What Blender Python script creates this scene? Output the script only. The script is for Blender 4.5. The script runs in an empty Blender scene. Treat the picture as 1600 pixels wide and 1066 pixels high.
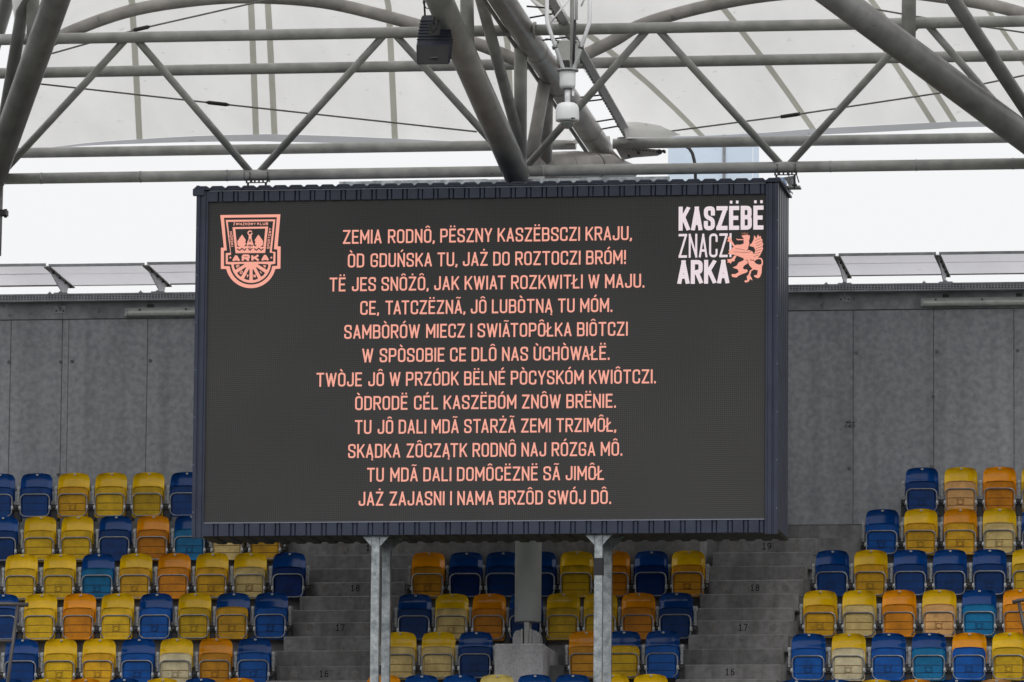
import bpy, bmesh, math, random
from mathutils import Vector, Matrix
random.seed(7)
R = math.radians
sc = bpy.context.scene
C = sc.collection

# ------------------------------------------------------------------ camera
CAMP = Vector((12.36, 0.0, 1.7))
FPX, YAW, PIT, ROL = 10294.1, 0.14776, 0.13208, 0.0084116
FW = Vector((-math.sin(YAW)*math.cos(PIT), math.cos(YAW)*math.cos(PIT), math.sin(PIT)))
R0 = Vector((math.cos(YAW), math.sin(YAW), 0)); U0 = R0.cross(FW)
RT = R0*math.cos(ROL)+U0*math.sin(ROL); UP = -R0*math.sin(ROL)+U0*math.cos(ROL)
cd = bpy.data.cameras.new('camera'); cam = bpy.data.objects.new('camera', cd); C.objects.link(cam)
cam.matrix_world = Matrix(((RT.x, UP.x, -FW.x, CAMP.x), (RT.y, UP.y, -FW.y, CAMP.y), (RT.z, UP.z, -FW.z, CAMP.z), (0, 0, 0, 1)))
cd.sensor_width = 36.0; cd.lens = FPX*36/1600; cd.clip_start = 0.5; cd.clip_end = 6000
cd.dof.use_dof = True; cd.dof.focus_distance = 82.5; cd.dof.aperture_fstop = 4.5
sc.camera = cam

# ------------------------------------------------------------------ sky, sun, exposure
w = bpy.data.worlds.new('World'); sc.world = w; w.use_nodes = True
nt = w.node_tree; nt.nodes.clear()
out = nt.nodes.new('ShaderNodeOutputWorld'); bg = nt.nodes.new('ShaderNodeBackground')
sky = nt.nodes.new('ShaderNodeTexSky'); sky.sky_type = 'NISHITA'; sky.sun_disc = False
sky.sun_elevation = R(48); sky.sun_rotation = R(200); sky.air_density = 1.0; sky.dust_density = 4.0
hs = nt.nodes.new('ShaderNodeHueSaturation'); hs.inputs['Saturation'].default_value = 0.15
mx = nt.nodes.new('ShaderNodeMix'); mx.data_type = 'RGBA'; mx.inputs[0].default_value = 0.93
mx.inputs[7].default_value = (9.6, 9.65, 9.75, 1)
nt.links.new(sky.outputs[0], hs.inputs['Color']); nt.links.new(hs.outputs[0], mx.inputs[6])
nt.links.new(mx.outputs[2], bg.inputs[0]); nt.links.new(bg.outputs[0], out.inputs[0])
bg.inputs[1].default_value = 0.1
sd = bpy.data.lights.new('sun', 'SUN'); sd.energy = 0.85; sd.angle = R(25); sd.color = (1, .97, .93)
so = bpy.data.objects.new('sun', sd); C.objects.link(so)
sundir = Vector((0.30, -0.72, math.tan(R(48))*0.78)).normalized()
so.rotation_euler = sundir.to_track_quat('Z', 'Y').to_euler(); so.location = (0, 20, 60)
sc.view_settings.view_transform = 'Standard'; sc.view_settings.look = 'None'
sc.view_settings.exposure = 0.0; sc.view_settings.gamma = 1.0; sc.view_settings.use_curve_mapping = False
sc.render.engine = 'CYCLES'

# ------------------------------------------------------------------ helpers
def at(px, py, Y):                       # real point at depth Y that the survey of the photograph gives
    d = FW + RT*((px-800)/FPX) - UP*((py-533)/FPX)
    return CAMP + d*(Y/d.y)

def mesh(name, verts, faces, mat=None, smooth=False):
    me = bpy.data.meshes.new(name); me.from_pydata([tuple(v) for v in verts], [], faces); me.update()
    if mat:
        for m in (mat if isinstance(mat, (list, tuple)) else [mat]): me.materials.append(m)
    if smooth:
        for p in me.polygons: p.use_smooth = True
    return me
def link(name, me, parent=None, loc=None):
    o = bpy.data.objects.new(name, me); C.objects.link(o)
    if parent: o.parent = parent
    if loc is not None: o.location = loc
    return o
def tag(o, label, cat, group=None, kind=None):
    if label: o['label'] = label
    if cat: o['category'] = cat
    if group: o['group'] = group
    if kind: o['kind'] = kind
    return o
def thing(name, label, cat, loc=(0, 0, 0), group=None):
    return tag(link(name, None, None, loc), label, cat, group)

class MB:
    """collects simple solids into one mesh"""
    def __init__(s, org=(0, 0, 0)): s.v = []; s.f = []; s.mi = []; s.sm = []; s.o = Vector(org)
    def add(s, vs, fs, mi=0, sm=False):
        b = len(s.v); s.v += [Vector(v)-s.o for v in vs]
        for f in fs: s.f.append([i+b for i in f]); s.mi.append(mi); s.sm.append(sm)
    def box(s, x0, x1, y0, y1, z0, z1, mi=0):
        vs = [(x, y, z) for z in (z0, z1) for y in (y0, y1) for x in (x0, x1)]
        s.add(vs, [(0, 2, 3, 1), (4, 5, 7, 6), (0, 1, 5, 4), (2, 6, 7, 3), (0, 4, 6, 2), (1, 3, 7, 5)], mi)
    def tube(s, pts, r, n=14, closed=False, caps=True, mi=0):
        pts = [Vector(p) for p in pts]; N = len(pts); rings = []
        rs = r if isinstance(r, (list, tuple)) else [r]*N
        prev = None
        for i, p in enumerate(pts):
            if closed: t = (pts[(i+1) % N]-pts[i-1])
            else: t = pts[min(i+1, N-1)]-pts[max(i-1, 0)]
            t.normalize()
            if prev is None:
                a = Vector((0, 0, 1)) if abs(t.z) < .9 else Vector((1, 0, 0))
                u = (a-t*a.dot(t)).normalized()
            else: u = (prev-t*prev.dot(t)).normalized()
            prev = u; v = t.cross(u)
            rings.append([p+(u*math.cos(2*math.pi*k/n)+v*math.sin(2*math.pi*k/n))*rs[i] for k in range(n)])
        vs = [q for rg in rings for q in rg]; fs = []
        for i in range(N if closed else N-1):
            j = (i+1) % N
            for k in range(n):
                k2 = (k+1) % n; fs.append((i*n+k, i*n+k2, j*n+k2, j*n+k))
        s.add(vs, fs, mi, True)
        if caps and not closed:
            b = len(s.v)-len(vs)
            s.f.append([b+k for k in range(n)][::-1]); s.mi.append(mi); s.sm.append(False)
            s.f.append([b+(N-1)*n+k for k in range(n)]); s.mi.append(mi); s.sm.append(False)
    def prism(s, poly, d, mi=0):           # poly: list of 3D points (planar), extruded by vector d
        n = len(poly); poly = [Vector(p) for p in poly]; d = Vector(d)
        s.add(poly+[p+d for p in poly], [tuple(range(n)), tuple(range(2*n-1, n-1, -1))]+[(i, i+n, (i+1) % n+n, (i+1) % n) for i in range(n)], mi)
    def build(s, name, mat, parent=None, loc=None):
        me = mesh(name, s.v, s.f, mat)
        for p, m, sm in zip(me.polygons, s.mi, s.sm): p.material_index = m; p.use_smooth = sm
        me.validate()
        bm = bmesh.new(); bm.from_mesh(me); bmesh.ops.recalc_face_normals(bm, faces=bm.faces); bm.to_mesh(me); bm.free()
        return link(name, me, parent, s.o if loc is None and s.o.length > 0 and parent is None else loc)

# ------------------------------------------------------------------ materials
def newmat(name):
    m = bpy.data.materials.new(name); m.use_nodes = True
    return m, m.node_tree, m.node_tree.nodes['Principled BSDF']
def L(nt, a, b): nt.links.new(a, b)
def pmat(name, col, rough=.6, metal=0.0, var=.15, scale=6.0, bump=0.0, stretch=(1, 1, 1), col2=None, spots=None, coord='Object', fine=None, spec=None, rnd=0, streak=None):
    m, nt, b = newmat(name)
    b.inputs['Roughness'].default_value = rough; b.inputs['Metallic'].default_value = metal
    if spec is not None: b.inputs['Specular IOR Level'].default_value = spec
    tc = nt.nodes.new('ShaderNodeTexCoord'); mp = nt.nodes.new('ShaderNodeMapping'); mp.inputs['Scale'].default_value = stretch
    L(nt, tc.outputs[coord], mp.inputs[0])
    if rnd:
        oi = nt.nodes.new('ShaderNodeObjectInfo'); sc2 = nt.nodes.new('ShaderNodeMath'); sc2.operation = 'MULTIPLY'; sc2.inputs[1].default_value = 40
        L(nt, oi.outputs['Random'], sc2.inputs[0]); L(nt, sc2.outputs[0], mp.inputs['Location'])
    n = nt.nodes.new('ShaderNodeTexNoise'); n.inputs['Scale'].default_value = scale; n.inputs['Detail'].default_value = 6; n.inputs['Roughness'].default_value = .62
    L(nt, mp.outputs[0], n.inputs['Vector'])
    r = nt.nodes.new('ShaderNodeValToRGB'); c2 = col2 or tuple(c*(1-var*1.6) for c in col)
    r.color_ramp.elements[0].position = .32; r.color_ramp.elements[0].color = (*c2, 1)
    r.color_ramp.elements[1].position = .66; r.color_ramp.elements[1].color = (*[min(1, c*(1+var*.5)) for c in col], 1)
    L(nt, n.outputs['Fac'], r.inputs[0]); cur = r.outputs[0]
    if fine:
        n3 = nt.nodes.new('ShaderNodeTexNoise'); n3.inputs['Scale'].default_value = fine; n3.inputs['Detail'].default_value = 4
        L(nt, tc.outputs[coord], n3.inputs['Vector'])
        mr = nt.nodes.new('ShaderNodeMapRange'); mr.inputs[1].default_value = .3; mr.inputs[2].default_value = .7; mr.inputs[3].default_value = .8; mr.inputs[4].default_value = 1.15
        L(nt, n3.outputs['Fac'], mr.inputs[0])
        mm = nt.nodes.new('ShaderNodeMix'); mm.data_type = 'RGBA'; mm.blend_type = 'MULTIPLY'; mm.inputs[0].default_value = 1
        L(nt, cur, mm.inputs[6]); L(nt, mr.outputs[0], mm.inputs[7]); cur = mm.outputs[2]
    if spots:
        sc_, th, dk = spots
        n2 = nt.nodes.new('ShaderNodeTexNoise'); n2.inputs['Scale'].default_value = sc_; n2.inputs['Detail'].default_value = 3
        L(nt, mp.outputs[0] if rnd else tc.outputs[coord], n2.inputs['Vector'])
        r2 = nt.nodes.new('ShaderNodeMapRange'); r2.inputs[1].default_value = th; r2.inputs[2].default_value = th+.05; r2.inputs[3].default_value = 1; r2.inputs[4].default_value = dk
        L(nt, n2.outputs['Fac'], r2.inputs[0])
        mm = nt.nodes.new('ShaderNodeMix'); mm.data_type = 'RGBA'; mm.blend_type = 'MULTIPLY'; mm.inputs[0].default_value = 1
        L(nt, cur, mm.inputs[6]); L(nt, r2.outputs[0], mm.inputs[7]); cur = mm.outputs[2]
    if streak:
        mps = nt.nodes.new('ShaderNodeMapping'); mps.inputs['Scale'].default_value = (3.2, 1, .16); L(nt, tc.outputs[coord], mps.inputs[0])
        ns = nt.nodes.new('ShaderNodeTexNoise'); ns.inputs['Scale'].default_value = 1.6; ns.inputs['Detail'].default_value = 7; L(nt, mps.outputs[0], ns.inputs['Vector'])
        mrs = nt.nodes.new('ShaderNodeMapRange'); mrs.inputs[1].default_value = .36; mrs.inputs[2].default_value = .56; mrs.inputs[3].default_value = streak; mrs.inputs[4].default_value = 1.04; L(nt, ns.outputs['Fac'], mrs.inputs[0])
        mm = nt.nodes.new('ShaderNodeMix'); mm.data_type = 'RGBA'; mm.blend_type = 'MULTIPLY'; mm.inputs[0].default_value = 1
        L(nt, cur, mm.inputs[6]); L(nt, mrs.outputs[0], mm.inputs[7]); cur = mm.outputs[2]
    if rnd:
        mr3 = nt.nodes.new('ShaderNodeMapRange'); mr3.inputs[3].default_value = 1-rnd; mr3.inputs[4].default_value = 1+rnd; L(nt, oi.outputs['Random'], mr3.inputs[0])
        mm = nt.nodes.new('ShaderNodeMix'); mm.data_type = 'RGBA'; mm.blend_type = 'MULTIPLY'; mm.inputs[0].default_value = 1
        L(nt, cur, mm.inputs[6]); L(nt, mr3.outputs[0], mm.inputs[7]); cur = mm.outputs[2]
    L(nt, cur, b.inputs['Base Color'])
    if bump:
        bp = nt.nodes.new('ShaderNodeBump'); bp.inputs['Strength'].default_value = bump; bp.inputs['Distance'].default_value = .01
        L(nt, n.outputs['Fac'], bp.inputs['Height']); L(nt, bp.outputs[0], b.inputs['Normal'])
    return m

M = {}
M['steel'] = pmat('painted_steel', (.50, .497, .478), .34, 0, .13, 1.3, 0, spots=(10, .71, .7), fine=5)
M['steel_dark'] = pmat('painted_steel_dark', (.30, .295, .29), .34, 0, .14, 1.2, 0, spots=(9, .70, .7), fine=5)  # darker paint tone for side tubes and small fittings
M['steel_warm'] = pmat('painted_steel_rafter', (.46, .43, .41), .34, 0, .2, 1.2, 0, spots=(7, .67, .7), fine=5)
M['column'] = pmat('column_paint', (.60, .62, .62), .45, 0, .1, 1.5)
M['rod'] = pmat('dirty_rod', (.26, .255, .24), .5, .2, .2, 9)
M['dark'] = pmat('dark_fitting', (.035, .033, .036), .55, 0, .2, 9)
M['galv'] = pmat('galvanised_steel', (.52, .55, .57), .38, .75, .38, 9, .1, col2=(.26, .29, .31), fine=55)
M['galv_small'] = pmat('galvanised_tube', (.26, .265, .275), .3, .8, .2, 30)
M['hinge'] = pmat('zinc_hinge', (.62, .63, .64), .35, .3, .15, 30)
M['galv_old'] = pmat('galvanised_bracket', (.50, .51, .52), .5, .3, .35, 22)
M['concrete'] = pmat('wall_concrete', (.345, .358, .382), .88, 0, .07, .6, .1, stretch=(1.6, 1, .4), spots=(16, .665, .72), fine=14, streak=.90)
M['concrete2'] = pmat('stair_concrete', (.255, .248, .248), .9, 0, .20, 1.6, .2, stretch=(1, 1, .6), spots=(17, .66, .70), fine=14, streak=.78)
M['concrete_top'] = pmat('wall_band_concrete', (.33, .34, .36), .9, 0, .25, 1.3, .2, spots=(7, .62, .7), fine=10)
M['joint'] = pmat('joint_dark', (.16, .16, .165), .95, 0, .2, 5)  # dark tone for wall joints and tie holes
M['plug'] = pmat('mortar_plug', (.235, .225, .215), .9, 0, .15, 14, fine=40)
M['plinth'] = pmat('plinth_concrete', (.47, .465, .48), .85, 0, .16, 3, .2, spots=(15, .7, .8), fine=30)
M['navy'] = pmat('navy_sheet', (.036, .046, .082), .42, 0, .18, 3, .04, spots=(30, .72, .7))
M['navy_side'] = pmat('navy_cladding', (.034, .042, .072), .42, 0, .18, 3)
M['trim_light'] = pmat('bare_trim', (.24, .26, .32), .35, .2, .1, 8)
M['under'] = pmat('underside_sheet', (.05, .058, .05), .7, 0, .3, 4)
M['bracket'] = pmat('canopy_bracket', (.62, .61, .64), .5, 0, .1, 8)
M['tray'] = pmat('tray_steel', (.40, .41, .44), .5, .2, .2, 8)
M['rail_dark'] = pmat('handrail_paint', (.075, .066, .068), .4, 0, .15, 10)
M['white'] = pmat('white_paint', (.92, .92, .94), .35, 0, .06, 9)
M['ink'] = pmat('black_stencil', (.012, .012, .014), .85, 0, .1, 10)
M['speaker'] = pmat('speaker_shell', (.018, .021, .038), .55, 0, .2, 12)
M['tape'] = pmat('black_tape', (.02, .02, .028), .4, 0, .2, 12)
M['lamp_body'] = pmat('lamp_housing', (.45, .46, .44), .45, 0, .15, 7)
M['lamp_cover'] = pmat('lamp_cover', (.66, .68, .63), .22, 0, .12, 5, spots=(22, .66, .5))
M['plaque'] = pmat('number_plaque', (.62, .62, .60), .4, .2, .2, 60)
M['grass'] = pmat('pitch_grass', (.055, .07, .045), .9, 0, .3, .3)
M['box_grey'] = pmat('grey_box', (.50, .50, .48), .5, 0, .08, 8)
def plastic(n, c, v=.10): return pmat('plastic_'+n, c, .15, 0, v, 5, 0, spots=(38, .66, .78), spec=.38, rnd=.10)
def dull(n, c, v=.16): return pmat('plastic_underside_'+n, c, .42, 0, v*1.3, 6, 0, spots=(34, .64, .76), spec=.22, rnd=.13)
BACK = dict(b=plastic('blue', (.001, .052, .235)), y=plastic('yellow', (.80, .50, .004)), o=plastic('orange', (.82, .31, .0)),
            q=plastic('pale_yellow', (.72, .58, .18)), p=plastic('peach', (.62, .33, .11)))
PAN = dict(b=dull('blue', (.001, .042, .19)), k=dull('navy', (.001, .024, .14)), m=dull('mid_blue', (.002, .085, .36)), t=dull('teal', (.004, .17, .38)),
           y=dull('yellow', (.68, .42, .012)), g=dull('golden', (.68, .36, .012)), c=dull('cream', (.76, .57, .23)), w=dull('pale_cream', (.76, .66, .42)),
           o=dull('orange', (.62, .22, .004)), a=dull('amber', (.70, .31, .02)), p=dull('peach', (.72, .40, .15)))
GROOVE_SHADE = dict(b=pmat('groove_shade_blue', (.004, .02, .08), .8), y=pmat('groove_shade_brown', (.19, .10, .012), .8), o=pmat('groove_shade_orange', (.16, .05, .004), .8))  # groove and motif shade painted in as a darker plastic colour

def membrane_mat(name, t, r):
    m, nt, b = newmat(name); nt.nodes.remove(b)
    o = nt.nodes['Material Output']
    tc = nt.nodes.new('ShaderNodeTexCoord')
    n = nt.nodes.new('ShaderNodeTexNoise'); n.inputs['Scale'].default_value = .55; n.inputs['Detail'].default_value = 7; n.inputs['Roughness'].default_value = .6
    mp = nt.nodes.new('ShaderNodeMapping'); mp.inputs['Scale'].default_value = (1.6, .45, 1)
    L(nt, tc.outputs['Object'], mp.inputs[0]); L(nt, mp.outputs[0], n.inputs['Vector'])
    n2 = nt.nodes.new('ShaderNodeTexNoise'); n2.inputs['Scale'].default_value = 7; n2.inputs['Detail'].default_value = 5
    L(nt, tc.outputs['Object'], n2.inputs['Vector'])
    sp = nt.nodes.new('ShaderNodeMapRange'); sp.inputs[1].default_value = .67; sp.inputs[2].default_value = .74; sp.inputs[3].default_value = 1; sp.inputs[4].default_value = .78
    L(nt, n2.outputs['Fac'], sp.inputs[0])
    r1 = nt.nodes.new('ShaderNodeValToRGB')
    r1.color_ramp.elements[0].position = .3; r1.color_ramp.elements[0].color = (*[c*.85 for c in t], 1)
    r1.color_ramp.elements[1].position = .65; r1.color_ramp.elements[1].color = (*t, 1)
    L(nt, n.outputs['Fac'], r1.inputs[0])
    mm = nt.nodes.new('ShaderNodeMix'); mm.data_type = 'RGBA'; mm.blend_type = 'MULTIPLY'; mm.inputs[0].default_value = 1
    L(nt, r1.outputs[0], mm.inputs[6]); L(nt, sp.outputs[0], mm.inputs[7])
    tr = nt.nodes.new('ShaderNodeBsdfTranslucent'); df = nt.nodes.new('ShaderNodeBsdfDiffuse'); ad = nt.nodes.new('ShaderNodeAddShader')
    L(nt, mm.outputs[2], tr.inputs[0]); df.inputs[0].default_value = (*r, 1)
    L(nt, tr.outputs[0], ad.inputs[0]); L(nt, df.outputs[0], ad.inputs[1]); L(nt, ad.outputs[0], o.inputs[0])
    return m
M['membrane'] = membrane_mat('roof_membrane', (.655, .652, .64), (.22, .22, .218))
M['seam'] = membrane_mat('membrane_seam', (.42, .42, .375), (.16, .16, .145))
M['hem'] = membrane_mat('membrane_hem', (.46, .46, .48), (.16, .16, .165))
M['polysheet'] = membrane_mat('polycarbonate_sheet', (.74, .725, .76), (.2, .195, .21))
M['fold'] = membrane_mat('membrane_fold', (.74, .73, .70), (.3, .3, .29))
M['glass'] = membrane_mat('frosted_blue_glass', (.70, .80, .93), (.33, .37, .43))

def led(name, col, strength, base=(.03, .03, .03), pitch=.0250):
    m, nt, b = newmat(name)
    tc = nt.nodes.new('ShaderNodeTexCoord'); sx = nt.nodes.new('ShaderNodeSeparateXYZ'); L(nt, tc.outputs['Object'], sx.inputs[0])
    outs = []
    for ax in ('X', 'Z'):
        a = nt.nodes.new('ShaderNodeMath'); a.operation = 'MULTIPLY'; a.inputs[1].default_value = 1/pitch; L(nt, sx.outputs[ax], a.inputs[0])
        f = nt.nodes.new('ShaderNodeMath'); f.operation = 'FRACT'; L(nt, a.outputs[0], f.inputs[0])
        g = nt.nodes.new('ShaderNodeMath'); g.operation = 'GREATER_THAN'; g.inputs[1].default_value = .45; L(nt, f.outputs[0], g.inputs[0]); outs.append(g)
    mu = nt.nodes.new('ShaderNodeMath'); mu.operation = 'MULTIPLY'; L(nt, outs[0].outputs[0], mu.inputs[0]); L(nt, outs[1].outputs[0], mu.inputs[1])
    mr = nt.nodes.new('ShaderNodeMapRange'); L(nt, mu.outputs[0], mr.inputs[0])
    b.inputs['Roughness'].default_value = .65; b.inputs['Specular IOR Level'].default_value = .25
    if strength:
        mr.inputs[3].default_value = .93*strength; mr.inputs[4].default_value = 1.10*strength
        b.inputs['Base Color'].default_value = (*base, 1); b.inputs['Emission Color'].default_value = (*col, 1)
        L(nt, mr.outputs[0], b.inputs['Emission Strength'])
    else:
        mr.inputs[3].default_value = 1.18; mr.inputs[4].default_value = .62
        n = nt.nodes.new('ShaderNodeTexNoise'); n.inputs['Scale'].default_value = .5; L(nt, tc.outputs['Object'], n.inputs['Vector'])
        r = nt.nodes.new('ShaderNodeValToRGB'); r.color_ramp.elements[0].position = .35; r.color_ramp.elements[1].position = .65
        r.color_ramp.elements[0].color = (*[c*.93 for c in base], 1); r.color_ramp.elements[1].color = (*[c*1.07 for c in base], 1); L(nt, n.outputs['Fac'], r.inputs[0])
        vm = nt.nodes.new('ShaderNodeVectorMath'); vm.operation = 'SCALE'; L(nt, r.outputs[0], vm.inputs[0]); L(nt, mr.outputs[0], vm.inputs['Scale'])
        L(nt, vm.outputs[0], b.inputs['Base Color'])
    return m
M['led_off'] = led('led_off', (0, 0, 0), 0, (.066, .064, .064))
M['led_salmon'] = led('led_salmon', (1.0, .42, .32), .93)
M['led_dim'] = led('led_dim', (.30, .12, .08), .7)
M['led_white'] = led('led_white', (.88, .76, .80), .93)

# ------------------------------------------------------------------ stroke lettering
def rc(pts, r, closed=False, n=4):
    P = [Vector((p[0], p[1])) for p in pts]; o = []; N = len(P)
    for i in range(N):
        if not closed and i in (0, N-1): o.append(P[i]); continue
        a, b, c = P[i-1], P[i], P[(i+1) % N]
        la, lc = (a-b).length, (c-b).length; q = min(r, la*.5, lc*.5)
        s, e = b+(a-b)*(q/la), b+(c-b)*(q/lc)
        for k in range(n+1):
            t = k/n; o.append(s*(1-t)**2+b*2*t*(1-t)+e*t*t)
    return o
def glyph(ch, W, rad=.2):
    """centre lines on a 0..W by 0..1 box -> (list of (points, closed)), width"""
    S = lambda *p: (list(map(Vector, p)), False)
    w = W
    if ch == 'A': return [S((0, 0), (w/2, 1)), S((w/2, 1), (w, 0)), S((.17*w, .27), (.83*w, .27))], w
    if ch == 'B': return [(rc([(0, 1), (w*.96, 1), (w*.96, .53), (0, .53)], rad*.7), False), (rc([(0, .53), (w, .53), (w, 0), (0, 0)], rad*.7), False), S((0, 0), (0, 1))], w
    if ch == 'C': return [(rc([(w, .72), (w, 1), (0, 1), (0, 0), (w, 0), (w, .28)], rad), False)], w
    if ch == 'D': return [(rc([(0, 1), (w, 1), (w, 0), (0, 0)], rad), False), S((0, 0), (0, 1))], w
    if ch == 'E': return [S((0, 0), (0, 1)), S((0, 1), (w*.86, 1)), S((0, .5), (w*.74, .5)), S((0, 0), (w*.86, 0))], w*.86
    if ch == 'G': return [(rc([(w, .72), (w, 1), (0, 1), (0, 0), (w, 0), (w, .45), (w*.5, .45)], rad), False)], w
    if ch == 'H': return [S((0, 0), (0, 1)), S((w, 0), (w, 1)), S((0, .52), (w, .52))], w
    if ch == 'I': return [S((0, 0), (0, 1))], 0
    if ch == 'J': return [(rc([(0, .26), (0, 0), (w*.86, 0), (w*.86, 1)], rad), False)], w*.86
    if ch == 'K': return [S((0, 0), (0, 1)), S((w, 1), (.14*w, .43)), S((.36*w, .58), (w*1.02, 0))], w
    if ch == 'L': return [S((0, 0), (0, 1)), S((0, 0), (w*.82, 0))], w*.82
    if ch == 'M': return [S((0, 0), (0, 1)), S((0, 1), (w*.65, .3)), S((w*.65, .3), (w*1.3, 1)), S((w*1.3, 1), (w*1.3, 0))], w*1.3
    if ch == 'N': return [S((0, 0), (0, 1)), S((0, 1), (w, 0)), S((w, 0), (w, 1))], w
    if ch == 'O': return [(rc([(0, 0), (0, 1), (w, 1), (w, 0)], rad, True), True)], w
    if ch == 'P': return [S((0, 0), (0, 1)), (rc([(0, 1), (w, 1), (w, .44), (0, .44)], rad*.8), False)], w
    if ch == 'R': return [S((0, 0), (0, 1)), (rc([(0, 1), (w, 1), (w, .48), (0, .48)], rad*.8), False), S((.5*w, .48), (w, 0))], w
    if ch == 'S': return [(rc([(w, .74), (w, 1), (0, 1), (0, .57), (w, .43), (w, 0), (0, 0), (0, .26)], rad*.85), False)], w
    if ch == 'T': return [S((0, 1), (w*1.04, 1)), S((w*.52, 0), (w*.52, 1))], w*1.04
    if ch == 'U': return [(rc([(0, 1), (0, 0), (w, 0), (w, 1)], rad), False)], w
    if ch == 'W': return [S((0, 1), (w*.4, 0)), S((w*.4, 0), (w*.8, .95)), S((w*.8, .95), (w*1.2, 0)), S((w*1.2, 0), (w*1.6, 1))], w*1.6
    if ch == 'Y': return [S((0, 1), (w/2, .42)), S((w, 1), (w/2, .42)), S((w/2, 0), (w/2, .44))], w
    if ch == 'Z': return [S((0, 1), (w, 1)), S((w*.97, .98), (.03*w, .02)), S((0, 0), (w, 0))], w
    if ch == '0': return glyph('O', w)
    if ch == '1': return [S((.5*w, 0), (.5*w, 1)), S((.5*w, 1), (.12*w, .82)), S((.15*w, 0), (.85*w, 0))], w
    if ch == '2': return [(rc([(0, .74), (0, 1), (w, 1), (w, .6), (0, 0), (w, 0)], .16), False)], w
    if ch == '4': return [S((.75*w, 0), (.75*w, 1)), S((.75*w, 1), (0, .28)), S((0, .28), (w, .28))], w
    if ch == '6': return [(rc([(w*.9, 1), (.1*w, .9), (0, .3)], .2), False), (rc([(0, 0), (0, .56), (w, .56), (w, 0)], .2, True), True)], w
    if ch == '7': return [S((0, 1), (w, 1)), S((w, 1), (.35*w, 0))], w
    if ch == '8': return [(rc([(.06*w, .53), (.06*w, 1), (.94*w, 1), (.94*w, .53)], .18, True), True), (rc([(0, 0), (0, .53), (w, .53), (w, 0)], .18, True), True)], w
    if ch == '9': return [(rc([(.1*w, 0), (.9*w, .1), (w, .7)], .2), False), (rc([(0, .44), (0, 1), (w, 1), (w, .44)], .2, True), True)], w
    if ch in ',.': return [S((0, -.03), (0, .04))] + ([S((0, 0), (-.05, -.16))] if ch == ',' else []), 0
    if ch == '!': return [S((0, .34), (0, 1)), S((0, -.02), (0, .06))], 0
    return [], .12
ACC = {'Ô': 'O^', 'Ë': 'E"', 'Ò': 'O`', 'Ó': 'O/', 'Ń': "N/", 'Ż': 'Z.', 'Ã': 'A~', 'É': 'E/', 'Ù': 'U`', 'Ą': 'A,', 'Ł': 'L-'}
def text_strokes(s, W, t, gap=.11):
    x = t/2; out = []
    for ci, ch in enumerate(s):
        if ci and ''.join(sorted(s[ci-1]+ch)) in ('AT', 'AV', 'AY', 'AW', 'LT', 'ĄT', 'TĄ', 'TÃ', 'JT', 'ÃT') or (ci and ch in '.,' and s[ci-1] in 'TYA'): x -= .07
        if ch == ' ': x += .24+gap*.4; continue
        a = ACC.get(ch); g, w = glyph(a[0] if a else ch, W)
        f = lambda p: (x+p[0], t/2+p[1]*(1-t))
        for pts, cl in g: out.append(([f(p) for p in pts], cl, t))
        c = x+w/2; k = .8*t
        if a:
            q = a[1]
            if q == '^': out += [([(c-.15, 1.10), (c, 1.22)], False, k*.8), ([(c, 1.22), (c+.15, 1.10)], False, k*.8)]
            if q == '"': out += [([(c-.13-.055, 1.16), (c-.13+.055, 1.16)], False, .12), ([(c+.13-.055, 1.16), (c+.13+.055, 1.16)], False, .12)]
            if q == '`': out += [([(c-.12, 1.24), (c+.04, 1.09)], False, k)]
            if q == '/': out += [([(c-.03, 1.09), (c+.12, 1.24)], False, k)]
            if q == '.': out += [([(c-.06, 1.16), (c+.06, 1.16)], False, .12)]
            if q == '~': out += [([(c-.17, 1.13), (c-.06, 1.19), (c+.06, 1.13), (c+.17, 1.19)], False, k*.7)]
            if q == ',': out += [([(x+w, 0.02), (x+w-.06, -.12), (x+w+.05, -.15)], False, k*.7)]
            if q == '-': out += [([(x-.14, .36), (x+w*.62, .66)], False, k)]
        x += w+t+gap
    return out, x-t/2-gap
def ribbon(pts, t, closed):
    P = [Vector((p[0], p[1])) for p in pts]
    Q = [P[0]]
    for p in P[1:]:
        if (p-Q[-1]).length > 1e-5: Q.append(p)
    if closed and (Q[0]-Q[-1]).length < 1e-5: Q.pop()
    P = Q; N = len(P); L_, R_ = [], []
    for i in range(N):
        a = P[i-1] if (i > 0 or closed) else None; b = P[(i+1) % N] if (i < N-1 or closed) else None
        d1 = (P[i]-a).normalized() if a is not None else None; d2 = (b-P[i]).normalized() if b is not None else None
        if d1 is None: d1 = d2
        if d2 is None: d2 = d1
        n1 = Vector((-d1.y, d1.x)); n2 = Vector((-d2.y, d2.x)); n = (n1+n2)
        n = n1 if n.length < 1e-4 else n.normalized()
        k = min(1.3, 1/max(.3, n.dot(n1)))
        L_.append(P[i]+n*t/2*k); R_.append(P[i]-n*t/2*k)
    return L_, R_, N
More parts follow.
